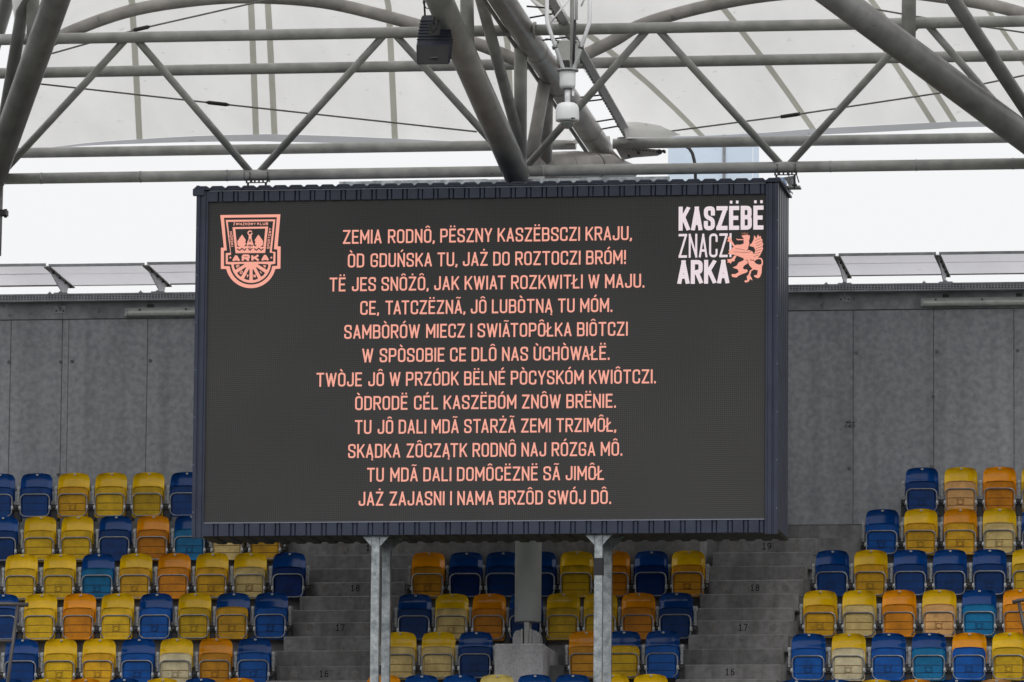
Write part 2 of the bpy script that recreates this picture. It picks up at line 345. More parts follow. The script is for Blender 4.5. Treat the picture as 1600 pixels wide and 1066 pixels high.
def strokes_mesh(name, strokes, mp, mat, parent, caps=0):
    """strokes laid on a plane: mp(x, y, layer) -> 3D; every stroke a hair proud of the last"""
    vs, fs = [], []
    for li, (pts, cl, t) in enumerate(strokes):
        ins = False
        if not cl:                       # square-cut ends run half a stroke on
            P = [Vector(p) for p in pts]; ins = caps and min(p.y for p in P) > -.001 and max(p.y for p in P) < 1.001; kk = caps if ins else 0; e0 = (P[0]-P[1]).normalized()*t*.5*kk; e1 = (P[-1]-P[-2]).normalized()*t*.5*kk
            pts = [P[0]+e0]+P[1:-1]+[P[-1]+e1]
        a, b, N = ribbon(pts, t, cl); o = len(vs)
        if ins or (caps and cl):
            for q in a+b: q.y = min(1, max(0, q.y))
        vs += [mp(p.x, p.y, li) for p in a]+[mp(p.x, p.y, li) for p in b]
        for i in range(N if cl else N-1):
            j = (i+1) % N; fs.append((o+i, o+j, o+N+j, o+N+i))
    return link(name, mesh(name, vs, fs, mat), parent)

# ------------------------------------------------------------------ ground
g = MB(); g.add([(-3000, -3000, 0), (3000, -3000, 0), (3000, 3000, 0), (-3000, 3000, 0)], [(0, 1, 2, 3)])
tag(g.build('ground', M['grass']), None, None, kind='structure')

# ------------------------------------------------------------------ the rest of the bowl, outside the photograph
M['stand'] = pmat('far_stand', (.10, .11, .14), .8, 0, .2, .4)
def far_stand(x0, x1, y0, y1, ax, label):
    b = MB(); n = 16
    for k in range(n):
        f0, f1 = k/n, (k+1)/n
        if ax == 'y': b.box(x0, x1, *sorted((y0+(y1-y0)*f0, y0+(y1-y0)*f1)), 0, 1.5+k*.72)
        else: b.box(*sorted((x0+(x1-x0)*f0, x0+(x1-x0)*f1)), y0, y1, 0, 1.5+k*.72)
    t = thing('far_stand', label, 'stand'); b.build('terracing', M['stand'], t)
    b = MB()
    if ax == 'y': b.box(x0, x1, y1-.6*abs(y1-y0)/(y1-y0)*-0-.5, y1+.5, 12.5, 17); b.box(x0, x1, *sorted((y0+(y1-y0)*.25, y1)), 17, 17.3)
    else: b.box(x1-.5, x1+.5, y0, y1, 12.5, 17); b.box(*sorted((x0+(x1-x0)*.25, x1)), y0, y1, 17, 17.3)
    b.build('back_wall', M['stand'], t)
far_stand(-70, 70, -14, -34, 'y', 'opposite stand of the stadium across the pitch behind the viewpoint')
far_stand(-52, -72, -10, 70, 'x', 'left end stand of the stadium outside the photograph')
far_stand(64, 84, -10, 70, 'x', 'right end stand of the stadium outside the photograph')

# ------------------------------------------------------------------ terrace
ROWY = [86.02-.8*i for i in range(14)]
STEPPX = [842, 906.5, 969.5, 1038.5]
EDGE = [y-.70 for y in ROWY]
SZ = [at(1170, STEPPX[i], EDGE[i]).z for i in range(4)]
rise = (SZ[0]-SZ[3])/3
TZ = [SZ[0]-rise*i for i in range(14)]
WALLY = 86.55
terr = link('terrace', None); terr['kind'] = 'structure'
for i in range(14):
    b = MB(); b.box(-9.5, 12.5, EDGE[i], (EDGE[i-1] if i else WALLY+.3), TZ[i]-1.4, TZ[i])
    b.build('terrace_step', M['concrete2'], terr)
print('tread z', [round(z, 2) for z in TZ[:5]], 'rise', rise)
# raised block behind the middle seats
pa, pb = at(648, 855, EDGE[1]-.02), at(1094, 855, EDGE[1]-.02)
b = MB(); b.box(pa.x, pb.x, EDGE[1]-.03, WALLY-.05, TZ[1]-.1, TZ[0]+.36); b.build('terrace_block', M['concrete2'], terr)

# ------------------------------------------------------------------ stairs
def stairs(label, ltpx, rtpx, nums, plugs):
    t = thing('aisle_stairs', label, 'stairs', group='concrete aisle stairs')
    for i in range(4):
        xl = at(ltpx[i], STEPPX[i], EDGE[i]).x; xr = at(rtpx[i], STEPPX[i], EDGE[i]).x
        for k in range(3):
            y0 = EDGE[i]-k*.8/3-.012; z = SZ[i]-k*rise/3
            dx = (-.045*k)
            b = MB(); e = .008
            yb = EDGE[i-1]-.012 if (i and k == 0) else y0+.8/3+.02
            if i == 0 and k == 0: yb = WALLY-.06
            b.box(xl+dx, xr+dx, y0, yb, z-rise/3-.02, z)
            st = b.build('step', M['concrete2'], t)
            bv = st.modifiers.new('bevel', 'BEVEL'); bv.width = .012; bv.segments = 2
            if k == 0:
                for n, px, py in nums:
                    if n[0] == i:
                        c = at(px, py, y0-.004)
                        s, wd = text_strokes(n[1], .42, .13, .22)
                        h = .088
                        strokes_mesh('painted_number', s, lambda x, y, l: (c.x+(x-wd/2)*h*1.0, y0-.003-.0003*l, c.z+(y-.5)*h), M['ink'], st, 1)
                for ii, px, py in plugs:
                    if ii == i:
                        c = at(px, py, y0); d = MB()
                        d.prism([(c.x+.05*math.cos(a*math.pi/6), y0-.004, c.z+.05*math.sin(a*math.pi/6)) for a in range(12)], (0, .02, 0))
                        d.build('plug', M['plug'], st)
    return t
stairs('concrete aisle stairs with black stencilled row numbers, right of the steel column below the scoreboard', [1122, 1103, 1085, 1065], [1276, 1256, 1240, 1222],
       [((0, '19'), 1198, 853.5), ((1, '18'), 1179.5, 918.5), ((2, '17'), 1161, 980.5), ((3, '16'), 1140.5, 1050)],
       [(0, 1150, 853), (0, 1245, 854), (1, 1131, 919), (1, 1227, 919), (2, 1114, 981), (2, 1208, 981), (3, 1187, 1050)])
stairs('concrete aisle stairs left of the galvanised posts, numbers 16 to 18 painted on the risers', [503, 480, 455, 430], [662, 634, 612, 590],
       [((0, '19'), 579, 856), ((1, '18'), 555, 919), ((2, '17'), 531.5, 981), ((3, '16'), 506, 1053)],
       [(0, 535, 857), (0, 625, 857), (1, 510, 919), (2, 485, 981), (2, 575, 981), (3, 460, 1053), (3, 554, 1053)])

# ------------------------------------------------------------------ rear wall
wall = thing('concrete_wall', 'tall grey in-situ concrete wall with panel joints behind the top row of seats', 'wall')
ZJ = 11.99+1.7; ZTOP = 12.262+1.7
ZB = at(1320, 820, WALLY).z
b = MB(); b.box(-9.6, 12.6, WALLY+.02, WALLY+.32, ZB-1.2, ZTOP-.02); b.build('wall_core', M['joint'], wall)
jx = [at(x, 600, WALLY).x for x in (229.5-90*2.4, 101, 229.5)]
jr = [at(x, 600, WALLY).x for x in (1333, 1458.5, 1584)]
pt = jr[1]-jr[0]
js = [jx[0]-pt*2, jx[0]-pt, jx[0]+.02] + [jx[1]-.045, jx[1]+.045, jx[2]]
x = jx[2]
n = round((jr[0]-jx[2])/pt); js += [jx[2]+(jr[0]-jx[2])*k/n for k in range(1, n)] + jr + [jr[2]+pt*k for k in range(1, 5)]
js = [-9.6]+[j for j in js if j > -9.3]
def bev(o, w_=.006):
    m = o.modifiers.new('bevel', 'BEVEL'); m.width = w_; m.segments = 1
for a, c in zip(js[:-1], js[1:]):
    b = MB(); rec = .008 if c-a < .2 else 0
    b.box(a+.0028, c-.0028, WALLY+rec+random.uniform(0, .004), WALLY+.06, ZB, ZJ-.008)
    bev(b.build('panel', M['concrete'], wall))
for a, c in zip(js[:-1:3], js[3::3]):
    b = MB(); b.box(a+.003, c-.003, WALLY+.004, WALLY+.06, ZJ+.006, ZTOP); b.build('coping_panel', M['concrete_top'], wall)
b = MB(); b.box(-9.6, 12.6, WALLY-.02, WALLY+.05, TZ[0]-.05, ZB-.008); b.build('base_kerb', M['concrete2'], wall)
for px, py in ((14, 566), (95, 566), (113, 565), (235, 564), (1338, 552), (1464, 550), (1590, 548), (1327, 732), (1458, 620), (1455, 730), (91, 742)):
    c = at(px, py, WALLY); d = MB(); r_ = .026
    for q in range(1):
        d.prism([(c.x+r_*math.cos(a*math.pi/5), WALLY-.006, c.z+r_*math.sin(a*math.pi/5)) for a in range(10)], (0, .03, 0))
    d.build('tie_hole', M['joint'], wall)
s1, w1 = text_strokes('24', .5, .11, .25); s2, w2 = text_strokes('01', .5, .11, .25)
c = at(1328, 663, WALLY); h = .058
def rot(dx): return lambda x, y, l: (c.x+dx-(y-.5)*h, WALLY-.006-.0003*l, c.z+(x-w1/2)*h)
strokes_mesh('stencil_mark', s1, rot(-.035), M['ink'], wall, 1); strokes_mesh('stencil_mark', s2, rot(.04), M['ink'], wall, 1)
strokes_mesh('stencil_mark', [([(-.2, .5), (1.8, .5)], False, .1)], rot(0), M['ink'], wall)

# cable tray along the top of the wall
trz = 12.27+1.7; TY = 86.40
tray = thing('cable_tray', 'grey perforated steel cable tray along the top edge of the concrete wall', 'cable tray')
X0, X1 = -9.3, 12.3; hh = .05
b = MB()
b.box(X0, X1, TY-.004, TY+.12, trz+hh-.008, trz+hh); b.box(X0, X1, TY-.004, TY+.12, trz-hh, trz-hh+.006)
zs = [trz-hh+.006, trz-.029, trz-.018, trz-.006, trz+.006, trz+.018, trz+.029, trz+hh-.008]
for k in (0, 2, 4, 6): b.box(X0, X1, TY, TY+.003, zs[k]+.0005, zs[k+1]-.0005)
b.build('tray_rail', M['tray'], tray)
b = MB(); nx = int((X1-X0)/.042)
for i in range(nx):
    x = X0+i*.042
    for k in (1, 3, 5): b.add([(x, TY+.001, zs[k]-.0005), (x+.018, TY+.001, zs[k]-.0005), (x+.018, TY+.001, zs[k+1]+.0005), (x, TY+.001, zs[k+1]+.0005)], [(0, 1, 2, 3)])
o = b.build('perforated_side', M['tray'], tray); o['kind'] = 'stuff'
b = MB(); b.box(X0, X1, TY+.10, TY+.115, trz-hh+.007, trz+hh-.009); b.build('dark_backing', M['dark'], tray)  # dark backing strip added to put shade behind the perforations
for px, py in ((94, 484), (1320, 466), (255, 478), (1480, 461)):
    c = at(px, py, WALLY); d = MB(); d.box(c.x-.075, c.x+.075, WALLY-.012, WALLY+.002, c.z-.05, c.z+.05)
    d.prism([(c.x-.01, WALLY-.012, c.z+.05), (c.x-.01, WALLY-.012, c.z-.02), (c.x-.01, WALLY-.13, c.z+.05)], (.02, 0, 0))
    if px in (94, 1320):
        o = d.build('wall_bracket', M['tray'], tray)
        for sx in (-.05, .05):
            e = MB(); e.tube([(c.x+sx, WALLY-.012, c.z-.02), (c.x+sx, WALLY-.026, c.z-.02)], .012, 8); e.build('bolt', M['dark'], o)
# small clips on the tray
for px, py in ((95, 458), (247, 457), (1320, 443), (1478, 441.5), (78, 461), (220, 459.5), (1291, 444), (1444, 441.5)):
    c = at(px, py+2, TY+.04); d = MB(); wd = .09 if px in (95, 247, 1320, 1478) else .02
    d.box(c.x-wd, c.x+wd, TY+.0, TY+.1, trz+hh, trz+hh+.016); d.box(c.x-wd*.3, c.x+wd*.2, TY+.02, TY+.06, trz+hh+.016, trz+hh+.034)
    d.build('clip', M['tray'], tray)

# fluorescent lights on the wall
def fluo(x0, x1, y0, y1, label):
    a = at(x0, y0, WALLY-.1); c = at(x0, y1, WALLY-.1); e = at(x1, y0, WALLY-.1)
    zc = (a.z+c.z)/2; hz = (a.z-c.z)/2
    t = thing('fluorescent_light', label, 'wall lamp', (0, 0, 0), 'fluorescent battens on the rear wall')
    b = MB(); b.box(a.x, e.x, WALLY-.05, WALLY-.002, zc+hz*.1, zc+hz); b.build('housing', M['lamp_body'], t)
    prof = [(-.052, hz*.45), (-.085, hz*.1), (-.10, -hz*.35), (-.085, -hz*.8), (-.05, -hz), (-.01, -hz), (-.005, hz*.08)]
    b = MB(); b.prism([(a.x+.03, WALLY+p[0], zc+p[1]) for p in prof], (e.x-a.x-.06, 0, 0)); b.build('diffuser', M['lamp_cover'], t)
    for xx in (a.x, e.x-.03):
        b = MB(); b.box(xx, xx+.03, WALLY-.105, WALLY-.003, zc-hz*1.03, zc+hz*.55); b.build('end_cap', M['lamp_body'], t)
    for f in (.12, .5, .88):
        xx = a.x+(e.x-a.x)*f; b = MB(); b.box(xx-.01, xx+.01, WALLY-.095, WALLY-.06, zc+hz*.3, zc+hz*.62); b.build('latch', M['dark'], t)
    for f in (.2, .8):
        xx = a.x+(e.x-a.x)*f; b = MB(); b.box(xx-.04, xx+.04, WALLY-.04, WALLY, zc+hz, zc+hz+.05); b.build('mount', M['dark'], t)
fluo(195, 385, 480.5, 493.5, 'long fluorescent batten lamp on the wall left of the scoreboard')
fluo(1439, 1630, 465, 478, 'long fluorescent batten lamp on the wall near the right edge')

# rear canopy of translucent sheets behind the wall
YF, YR = 85.55, 87.1
def canopy():
    zF = at(150, 414, YF).z; zR = at(150, 445, YR).z
    ribs_px = [85-157.5*1.03, 74, 228, 1308, 1465, 1622]
    rx = [at(p, 415, YF).x for p in ribs_px]
    dx = rx[5]-rx[4]; T = thing('rear_canopy', 'narrow canopy of translucent sheets on steel brackets over the wall top', 'canopy')
    xs = [rx[0], rx[1], rx[2]]
    k = round((rx[3]-rx[2])/dx); xs += [rx[2]+(rx[3]-rx[2])*q/k for q in range(1, k)]+[rx[3], rx[4], rx[5], rx[5]+dx]
    for i in range(len(xs)-1):
        a, c = xs[i]+.02, xs[i+1]-.02; dz = random.uniform(-.006, .006)
        N = 8; vs = []; fs = []
        for j in range(N+1):
            v = j/N; sag = -.02*math.sin(math.pi*v)
            for u in (0, .25, .5, .75, 1): vs.append((a+(c-a)*u, YF+(YR-YF)*v, zF+(zR-zF)*v+sag+dz))
        for j in range(N):
            for u in range(4): q = j*5+u; fs.append((q, q+1, q+6, q+5))
        t = link('sheet', mesh('sheet', vs, fs, M['polysheet'], True), T)
        b = MB(); b.box(a, c, YF-.02, YF+.012, zF+dz-.012, zF+dz+.022); b.build('front_rail', M['tray'], t)
        b = MB(); b.box(a, c, YR, YR+.03, zR-.012, zR+.012); b.build('rear_rail', M['rod'], t)
        b = MB(); b.box(a, c, YF+.55, YF+.57, zF*.65+zR*.35-.02, zF*.65+zR*.35-.012); b.build('stiffener', M['polysheet'], t)
    for i, x in enumerate(xs):
        b = MB(); b.prism([(x-.006, YF, zF-.005), (x-.006, YR, zR-.012), (x-.006, YR-.25, zR-.07), (x-.006, 86.75, trz+hh+.01), (x-.006, 86.55, trz+hh+.01), (x-.006, YF+.1, zF-.04)], (.012, 0, 0))
        t = b.build('bracket', M['bracket'], T)
        b = MB(); b.prism([(x-.045, YF-.01, zF-.03), (x-.045, YR, zR-.045), (x-.045, YR, zR-.03), (x-.045, YF-.01, zF-.014)], (.09, 0, 0)); b.build('flange', M['rod'], t)
        for q in (.2, .45, .7, .92):
            yy = YF+(YR-YF)*q; zz = zF+(zR-zF)*q-.042; e = MB(); e.tube([(x+.02, yy, zz), (x+.02, yy, zz-.02)], .014, 6); e.build('bolt', M['dark'], t)
canopy()

# ------------------------------------------------------------------ frosted glass block behind the wall
ga, gb = at(1044, 229, 87.6), at(1186, 229, 87.6)
t = thing('glass_block', 'pale blue frosted glass shaft showing above the scoreboard beneath the roof', 'glass block', (ga.x, 87.6, 0))
gz0, gz1 = ZTOP-.5, ga.z+.35; gw = gb.x-ga.x
for a, c in ((0, gw*.60), (gw*.635, gw*.93), (gw*.935, gw)):
    link('pane', mesh('pane', [(a, 0, gz0), (c, 0, gz0), (c, 0, gz1), (a, 0, gz1)], [(0, 1, 2, 3)], M['glass']), t)
b = MB(); b.box(gw*.6, gw*.635, -.01, .03, gz0, gz1); b.build('mullion', M['tray'], t)
b = MB(); b.box(0, gw, -.012, .035, gz1, gz1+.05); b.build('top_rail', M['tray'], t)
hose = MB(); hose.tube([at(1070, 228, 86.9), at(1077, 232, 86.9), at(1082, 240, 86.9), at(1085, 252, 86.9), at(1086.5, 268, 86.9), at(1087, 300, 86.9)], .022, 10)
tag(hose.build('hose', M['dark']), 'black hose hanging in front of the pale blue glass above the scoreboard', 'hose')

# ------------------------------------------------------------------ roof membranes
def catmull(cols, n):
    o = []
    for i in range(len(cols)-1):
        a, b_, c_, d = cols[max(i-1, 0)], cols[i], cols[i+1], cols[min(i+2, len(cols)-1)]
        for k in range(n):
            t = k/n
            o.append(.5*((2*b_)+(c_-a)*t+(2*a-5*b_+4*c_-d)*t*t+(3*b_-a-3*c_+d)*t**3))
    o.append(cols[-1]); return o
YM, YRE = 82.0, 86.2
def bay(label, cols, seams, hemh, shift=0.0, nseg=5):
    t = thing('roof_membrane', label, 'roof membrane', (shift, 0, 0), 'white membrane bays of the stand roof')
    rear = [at(c[0], c[1], YRE)+Vector((0, 0, .0)) for c in cols]
    mid = [at(c[2], c[3], YM)+Vector((0, 0, .12)) for c in cols]
    rr, mm = catmull(rear, nseg), catmull(mid, nseg); n = len(rr)
    def pt(i, v):
        r_, m_ = rr[i], mm[i]
        if v <= 1: return r_.lerp(m_, v)+Vector((0, 0, .10*math.sin(math.pi*v)*.5))
        d = (v-1)*(YRE-YM); sl = (m_-r_); return Vector((m_.x+sl.x*(v-1)*.8, YM-d, m_.z+.045*d))
    vv = [0, .25, .5, .75, 1, 1.25, 1.5, 2.1]
    vs = [pt(i, v) for v in vv for i in range(n)]
    fs = [(j*n+i, j*n+i+1, (j+1)*n+i+1, (j+1)*n+i) for j in range(len(vv)-1) for i in range(n-1)]
    link('membrane_sheet', mesh('membrane_sheet', vs, fs, M['membrane'], True), t)
    for s in seams:
        i = s*nseg; vs = []; hw = .042
        for v in vv:
            p = pt(i, v); q0 = pt(max(i-1, 0), v); q1 = pt(min(i+1, n-1), v); d = (q1-q0).normalized()
            vs += [p-d*hw-Vector((0, 0, .006)), p+d*hw-Vector((0, 0, .006))]
        fs = [(2*k, 2*k+1, 2*k+3, 2*k+2) for k in range(len(vv)-1)]
        link('seam_strip', mesh('seam_strip', vs, fs, M['seam'], True), t)
    vs = []; 
    for i in range(n):
        s = i/(n-1); h_ = hemh*math.sin(math.pi*min(1, max(0, s)))**1.0+.004
        vs += [rr[i]+Vector((0, .01, -.003)), rr[i]+Vector((0, .04, -h_))]
    fs = [(2*k, 2*k+1, 2*k+3, 2*k+2) for k in range(n-1)]
    link('hem', mesh('hem', vs, fs, M['hem'], True), t)
    return t, rr, mm
colL = [(20, 238, 30, 108), (125, 224, 115, 50), (218, 217, 206, 17), (310, 212, 300, 0), (400, 209.5, 391, -4), (429, 209.5, 417, -4), (520, 212, 510, 4), (617, 216, 607, 24), (705, 220, 700, 52), (800, 223, 793, 84), (900, 229, 842, 104)]
colR = [(975, 215, 893, 98), (1035, 213, 908, 87), (1097, 212, 930, 76), (1180, 208, 1020, 32), (1270, 201, 1113, 6), (1360, 196, 1210, -10), (1458, 191, 1305, -16), (1491, 189.5, 1338, -17), (1575, 189, 1432, -12), (1660, 191, 1525, 4), (1760, 202, 1640, 38), (1840, 216, 1740, 92)]
baL, rrL, mmL = bay('white translucent membrane bay above the left half of the scoreboard', colL, [2, 4, 5, 7, 9], .095)
baR, rrR, mmR = bay('white translucent membrane bay on the right with slanting seams', colR, [2, 4, 6, 7, 9], .085)
wl = rrL[-1].x-rrL[0].x; wr = rrR[-1].x-rrR[0].x
bay('white membrane bay past the left edge of the photo', colL, [2, 4, 5, 7, 9], .09, -wl-.05)
bay('white membrane bay past the right edge of the photo', colR, [2, 4, 6, 7, 9], .09, wr+.6)

# ------------------------------------------------------------------ roof steel
roof = thing('roof_frame', 'grey painted tubular steel roof truss spanning above the scoreboard', 'roof truss')
def rod(name, pts, r, mat, parent=roof, n=20):
    b = MB(); b.tube(pts, r, n); return b.build(name, M[mat], parent)
def hline(xa, xb, Y, z, r, mat, name='chord'): return rod(name, [(xa, Y, z), (xb, Y, z)], r, mat, n=24)
Z1, Z4, Z3, Z2 = 13.115+1.7, 14.65+1.7, 14.665+1.7, 14.19+1.7
def X(px, py, Y): return at(px, py, Y).x
t1 = hline(-9.5, 12.5, 81.5, Z1, .071, 'steel')
RP1, RP2 = at(818, 50, 80.2), at(936, 228, 86.0)
t4 = hline(-9.5, X(800, 50, 80), 80.0, Z4, .070, 'steel'); hline(X(836, 48, 80), 12.5, 80.0, Z4, .070, 'steel')
hline(-9.5, X(838, 104, 82.5), 82.5, Z3, .071, 'steel'); hline(X(870, 100, 82.5), 12.5, 82.5, Z3, .071, 'steel')
hline(-9.5, X(900, 226, 86), 86.0, Z2, .070, 'steel'); hline(X(958, 224, 86), 12.5, 86.0, Z2, .070, 'steel')
def cpt(px, Y, z): return Vector((X(px, 60, Y), Y, z))
# warren diagonals between the front top chord and the bottom chord
N4 = [(205, 60), (609, 54), (1020, 44), (1441, 36)]; N1 = [(-10, 277), (397, 274), (812, 268), (1226, 259), (1640, 252)]
for i in range(4):
    p = at(*N4[i], 80.0)
    for j, off in ((i, -6), (i+1, 6)):
        q = at(*N1[j], 81.5)
        a = at(N4[i][0]+off, N4[i][1], 80.0); c_ = at(N1[j][0]-off*.9, N1[j][1], 81.5)
        a.z = Z4; c_.z = Z1+.03; c_.y += .055
        rod('brace', [a.lerp(c_, .012), c_], .047, 'steel')
# main rafter with its conduit and sleeve
d = (RP2-RP1).normalized()
raf = rod('rafter', [RP1-d*16, RP2+d*.25], .155, 'steel_warm', n=32)
for s in (-4.2, .9, 2.6, 5.0):
    p = RP1+d*s; b = MB(); b.tube([p-d*.004, p+d*.004], .158, 32); b.build('weld_ring', M['steel_dark'], raf)
for px, py, Y in ((836, 46, 80), (866, 99, 82.5), (951, 224, 86)):
    z = {80: Z4, 82.5: Z3, 86: Z2}[Y]; x_ = X(px, py, Y); b = MB()
    b.tube([(x_-.02, Y, z), (x_+.012, Y, z)], .105, 20); b.build('flange', M['steel_warm'], raf)
off = RT*-.19+Vector((0, 0, -.05))
rod('conduit', [RP1-d*14+off, RP2+d*.2+off], .026, 'steel_dark', n=12)
sp_ = [at(828, 266, 83.6), at(860, 262, 84.3), at(900, 260, 85.1), at(950, 262, 85.9), at(988, 268, 86.3)]
rod('sleeve_tube', sp_, [.20, .205, .205, .18, .10], 'steel_warm', n=28)
for f in (0, 1, 2):
    p, q = sp_[f], sp_[f+1]; m_ = p.lerp(q, .5); dd = (q-p).normalized()*.004; b = MB(); b.tube([m_-dd, m_+dd], .2065, 28); b.build('weld_ring', M['steel_dark'], roof)
# struts of the middle frame
def strut(name, p, q, wpx, mat='steel'):
    a, c_ = at(*p), at(*q); r_ = wpx/2/(FPX/((p[2]+q[2])/2)); return rod(name, [a, c_], r_, mat, n=28)
def ext(p, q, k):   # extend the first end past the frame
    return (p[0]+(p[0]-q[0])*k, p[1]+(p[1]-q[1])*k, p[2]+(p[2]-q[2])*k)
MN = (808, 274, 81.35)
strut('main_strut', ext((687, 0, 78.5), MN, 1.2), MN, 44, 'steel')
strut('strut', ext((752, 0, 79.3), (808, 205, 81.6), 1.0), (812, 222, 81.8), 19)
strut('strut', (727, -160, 79.5), (731, 92, 79.5), 22, 'steel')
strut('strut', (813.5, 55, 80.6), (813, 252, 82.0), 21)
strut('strut', (853, 118, 82.2), (829, 250, 82.2), 21, 'steel_warm')
strut('strut', (855, 120, 82.7), (853, 250, 83.7), 20, 'steel_warm')
# left fan of tubes
strut('main_strut', ext((88, 0, 78.5), (-10, 275, 81.35), 1.0), (-12, 280, 81.35), 45, 'steel_dark')
strut('strut', ext((36, -5, 79.2), (6, 165, 80.6), 1.2), (-2, 240, 81.3), 21, 'steel_dark')
strut('strut', (50, -160, 79.25), (52, 72, 79.25), 21, 'steel')
strut('rafter', ext((12, -5, 78.9), (-14, 80, 80.4), 3), (-60, 232, 86.0), 27, 'steel_dark')
strut('strut', (2, 270, 81.6), (-2, 400, 81.6), 8, 'steel_dark')
# right fan of tubes
strut('main_strut', ext((1311, 0, 78.3), (1602, 216, 81.0), .8), (1680, 273, 81.5), 47, 'steel_dark')
strut('strut', (1422, -160, 79.6), (1419.5, 66, 79.6), 23, 'steel')
strut('strut', ext((1489, 0, 79.2), (1602, 171, 80.8), 1.0), (1640, 226, 81.3), 23, 'steel_dark')
# curved purlins under the membrane
def arch(pts, r_=.082):
    P = catmull([at(p[0], p[1], YM) for p in pts], 8); rod('arched_purlin', P, r_, 'steel_warm', n=20)
arch([(20, 122), (60, 78), (105, 52), (200, 18), (300, 1), (391, -4), (500, 3), (600, 25), (700, 54), (760, 74), (815, 98)])
arch([(878, 104), (905, 90), (960, 63), (1005, 38), (1100, 11), (1210, -8), (1355, -16), (1504, 0), (1600, 22), (1680, 55), (1745, 95)])
# membrane clamp strip beside the rafter with its tie pins
e0, e1 = at(852, 0, 78.9), at(975, 214, 86.0)
ed = (e1-e0); P0 = e0-ed*1.5
b = MB(); wv = RT*.13
b.prism([P0, e1, e1+wv, P0+wv], (0, 0, .02)); clamp = b.build('clamp_strip', M['white'], roof)
b = MB()
for k in range(70):
    p = P0.lerp(e1, .44+.56*k/70); b.box(p.x+.0, p.x+.025, p.y-.03, p.y+.03, p.z-.014, p.z-.001)
o = b.build('clamp_teeth', M['steel_dark'], clamp); o['kind'] = 'stuff'
dn = ed.normalized()
for py in (12, 20, 55, 63, 145, 152, 184, 196):
    f = (py-0)/214; q = e0.lerp(e1, f); q2 = q+Vector((0, 0, 0))
    a = at(852+f*123-36, py+(8 if py % 3 else -2), q.y)
    b = MB(); b.tube([a, q], .011, 8); b.build('tie_pin', M['dark'], clamp)
# corner gusset plates under the rear chord
b = MB(); b.prism([at(962, 232, 86.1), at(1000, 231, 86.1), at(1040, 235, 86.1), at(1028, 243, 86.1), at(990, 246, 86.1), at(972, 250, 86.1)], (0, .03, 0)); gs = b.build('corner_plate', M['steel_warm'], roof)
for k in range(9):
    p = at(988+k*5.2, 232.5+k*.55, 86.06); b = MB(); b.prism([p, p+Vector((.02, 0, 0)), p+Vector((.01, 0, -.022))], (0, .02, 0)); b.build('tooth', M['dark'], gs)
for px, py, r_ in ((997, 238, .018), (1030, 236.5, .03), (1037, 236, .02), (982, 243, .015)):
    p = at(px, py, 86.0); b = MB(); b.tube([p, p+Vector((0, .1, 0))], r_, 10); b.build('pin', M['dark'], gs)
b = MB(); b.prism([at(955, 232, 86.2), at(972, 250, 86.2), at(990, 268, 86.2), at(974, 268, 86.2), at(950, 250, 86.2)], (0, .03, 0)); b.build('corner_plate', M['steel_warm'], roof)
b = MB(); b.prism([at(883, 224, 85.9), at(900, 218, 85.9), at(906, 224, 85.9)], (0, .03, 0)); b.build('corner_plate', M['steel'], roof)
b = MB(); b.prism([at(958, 220, 85.85), at(975, 215, 85.85), at(984, 221, 85.85), at(975, 224, 85.85)], (0, .03, 0)); b.build('corner_plate', M['steel'], roof)
# dark fold of membrane at the corner
link('membrane_flap', mesh('membrane_flap', [at(*p, 85.5) for p in ((972, 190), (1000, 191), (1030, 196), (1064, 211), (1040, 215), (978, 215))], [(0, 1, 2, 3, 4, 5)], M['fold']), baR)
# straps on the lower chord
for px in (65, 220, 355, 383, 1211, 1241, 1298, 1432, 1583):
    x_ = X(px, 270, 81.5); b = MB(); b.tube([(x_-.008, 81.5, Z1), (x_+.008, 81.5, Z1)], .0755, 20); b.build('strap', M['galv_old'], t1)
x_ = X(849, 266, 81.5); b = MB(); b.tube([(x_-.02, 81.43, Z1+.075), (x_-.005, 81.41, Z1+.03), (x_+.012, 81.41, Z1-.03), (x_+.012, 81.43, Z1-.08)], .012, 8); b.build('cable_tie', M['box_grey'], t1)
# clamp at far left
b = MB(); p = at(4, 333, 81.6); b.box(p.x-.1, p.x+.06, 81.52, 81.68, p.z-.035, p.z+.035); b.tube([(p.x+.04, 81.6, p.z-.06), (p.x+.04, 81.6, p.z+.05)], .02, 8); b.build('clamp', M['dark'], roof)

# tie rods
def tie(label, pts, Ys, tb, r_=.0115):
    P = [at(p[0], p[1], Y) for p, Y in zip(pts, Ys)]
    t = thing('tie_rod', label, 'tie rod', P[0], 'thin tie rods under the membrane')
    b = MB(P[0]); b.tube(P, r_, 10); o = b.build('rod', M['rod'], t); o.location = (0, 0, 0)
    if tb:
        i, f, ln = tb; a = P[i].lerp(P[i+1], f); dd = (P[i+1]-P[i]).normalized()
        b = MB(P[0]); b.tube([a-dd*ln, a-dd*ln*.96, a-dd*ln*.8, a+dd*ln*.8, a+dd*ln*.96, a+dd*ln], [.028, .012, .026, .026, .012, .028], 10)
        o = b.build('turnbuckle', M['dark'], t); o.location = (0, 0, 0)
tie('thin tie rod sagging from the left tubes with turnbuckle, upper left', [(60, 131), (340, 162), (745, 206)], [82.8, 83.5, 84.6], (0, 1.0, .15))
tie('short thin tie rod rising to the arched purlin at upper left', [(20, 96), (84, 83), (215, 46), (400, 4), (520, -25)], [80.6, 80.8, 81.2, 81.6, 81.9], (2, .03, .11))
tie('thin tie rod right of the rafter with turnbuckle above the blue glass', [(965, 216), (1235, 180.5), (1465, 146), (1600, 118)], [86.0, 84.6, 83.5, 83.0], (1, 0, .14))
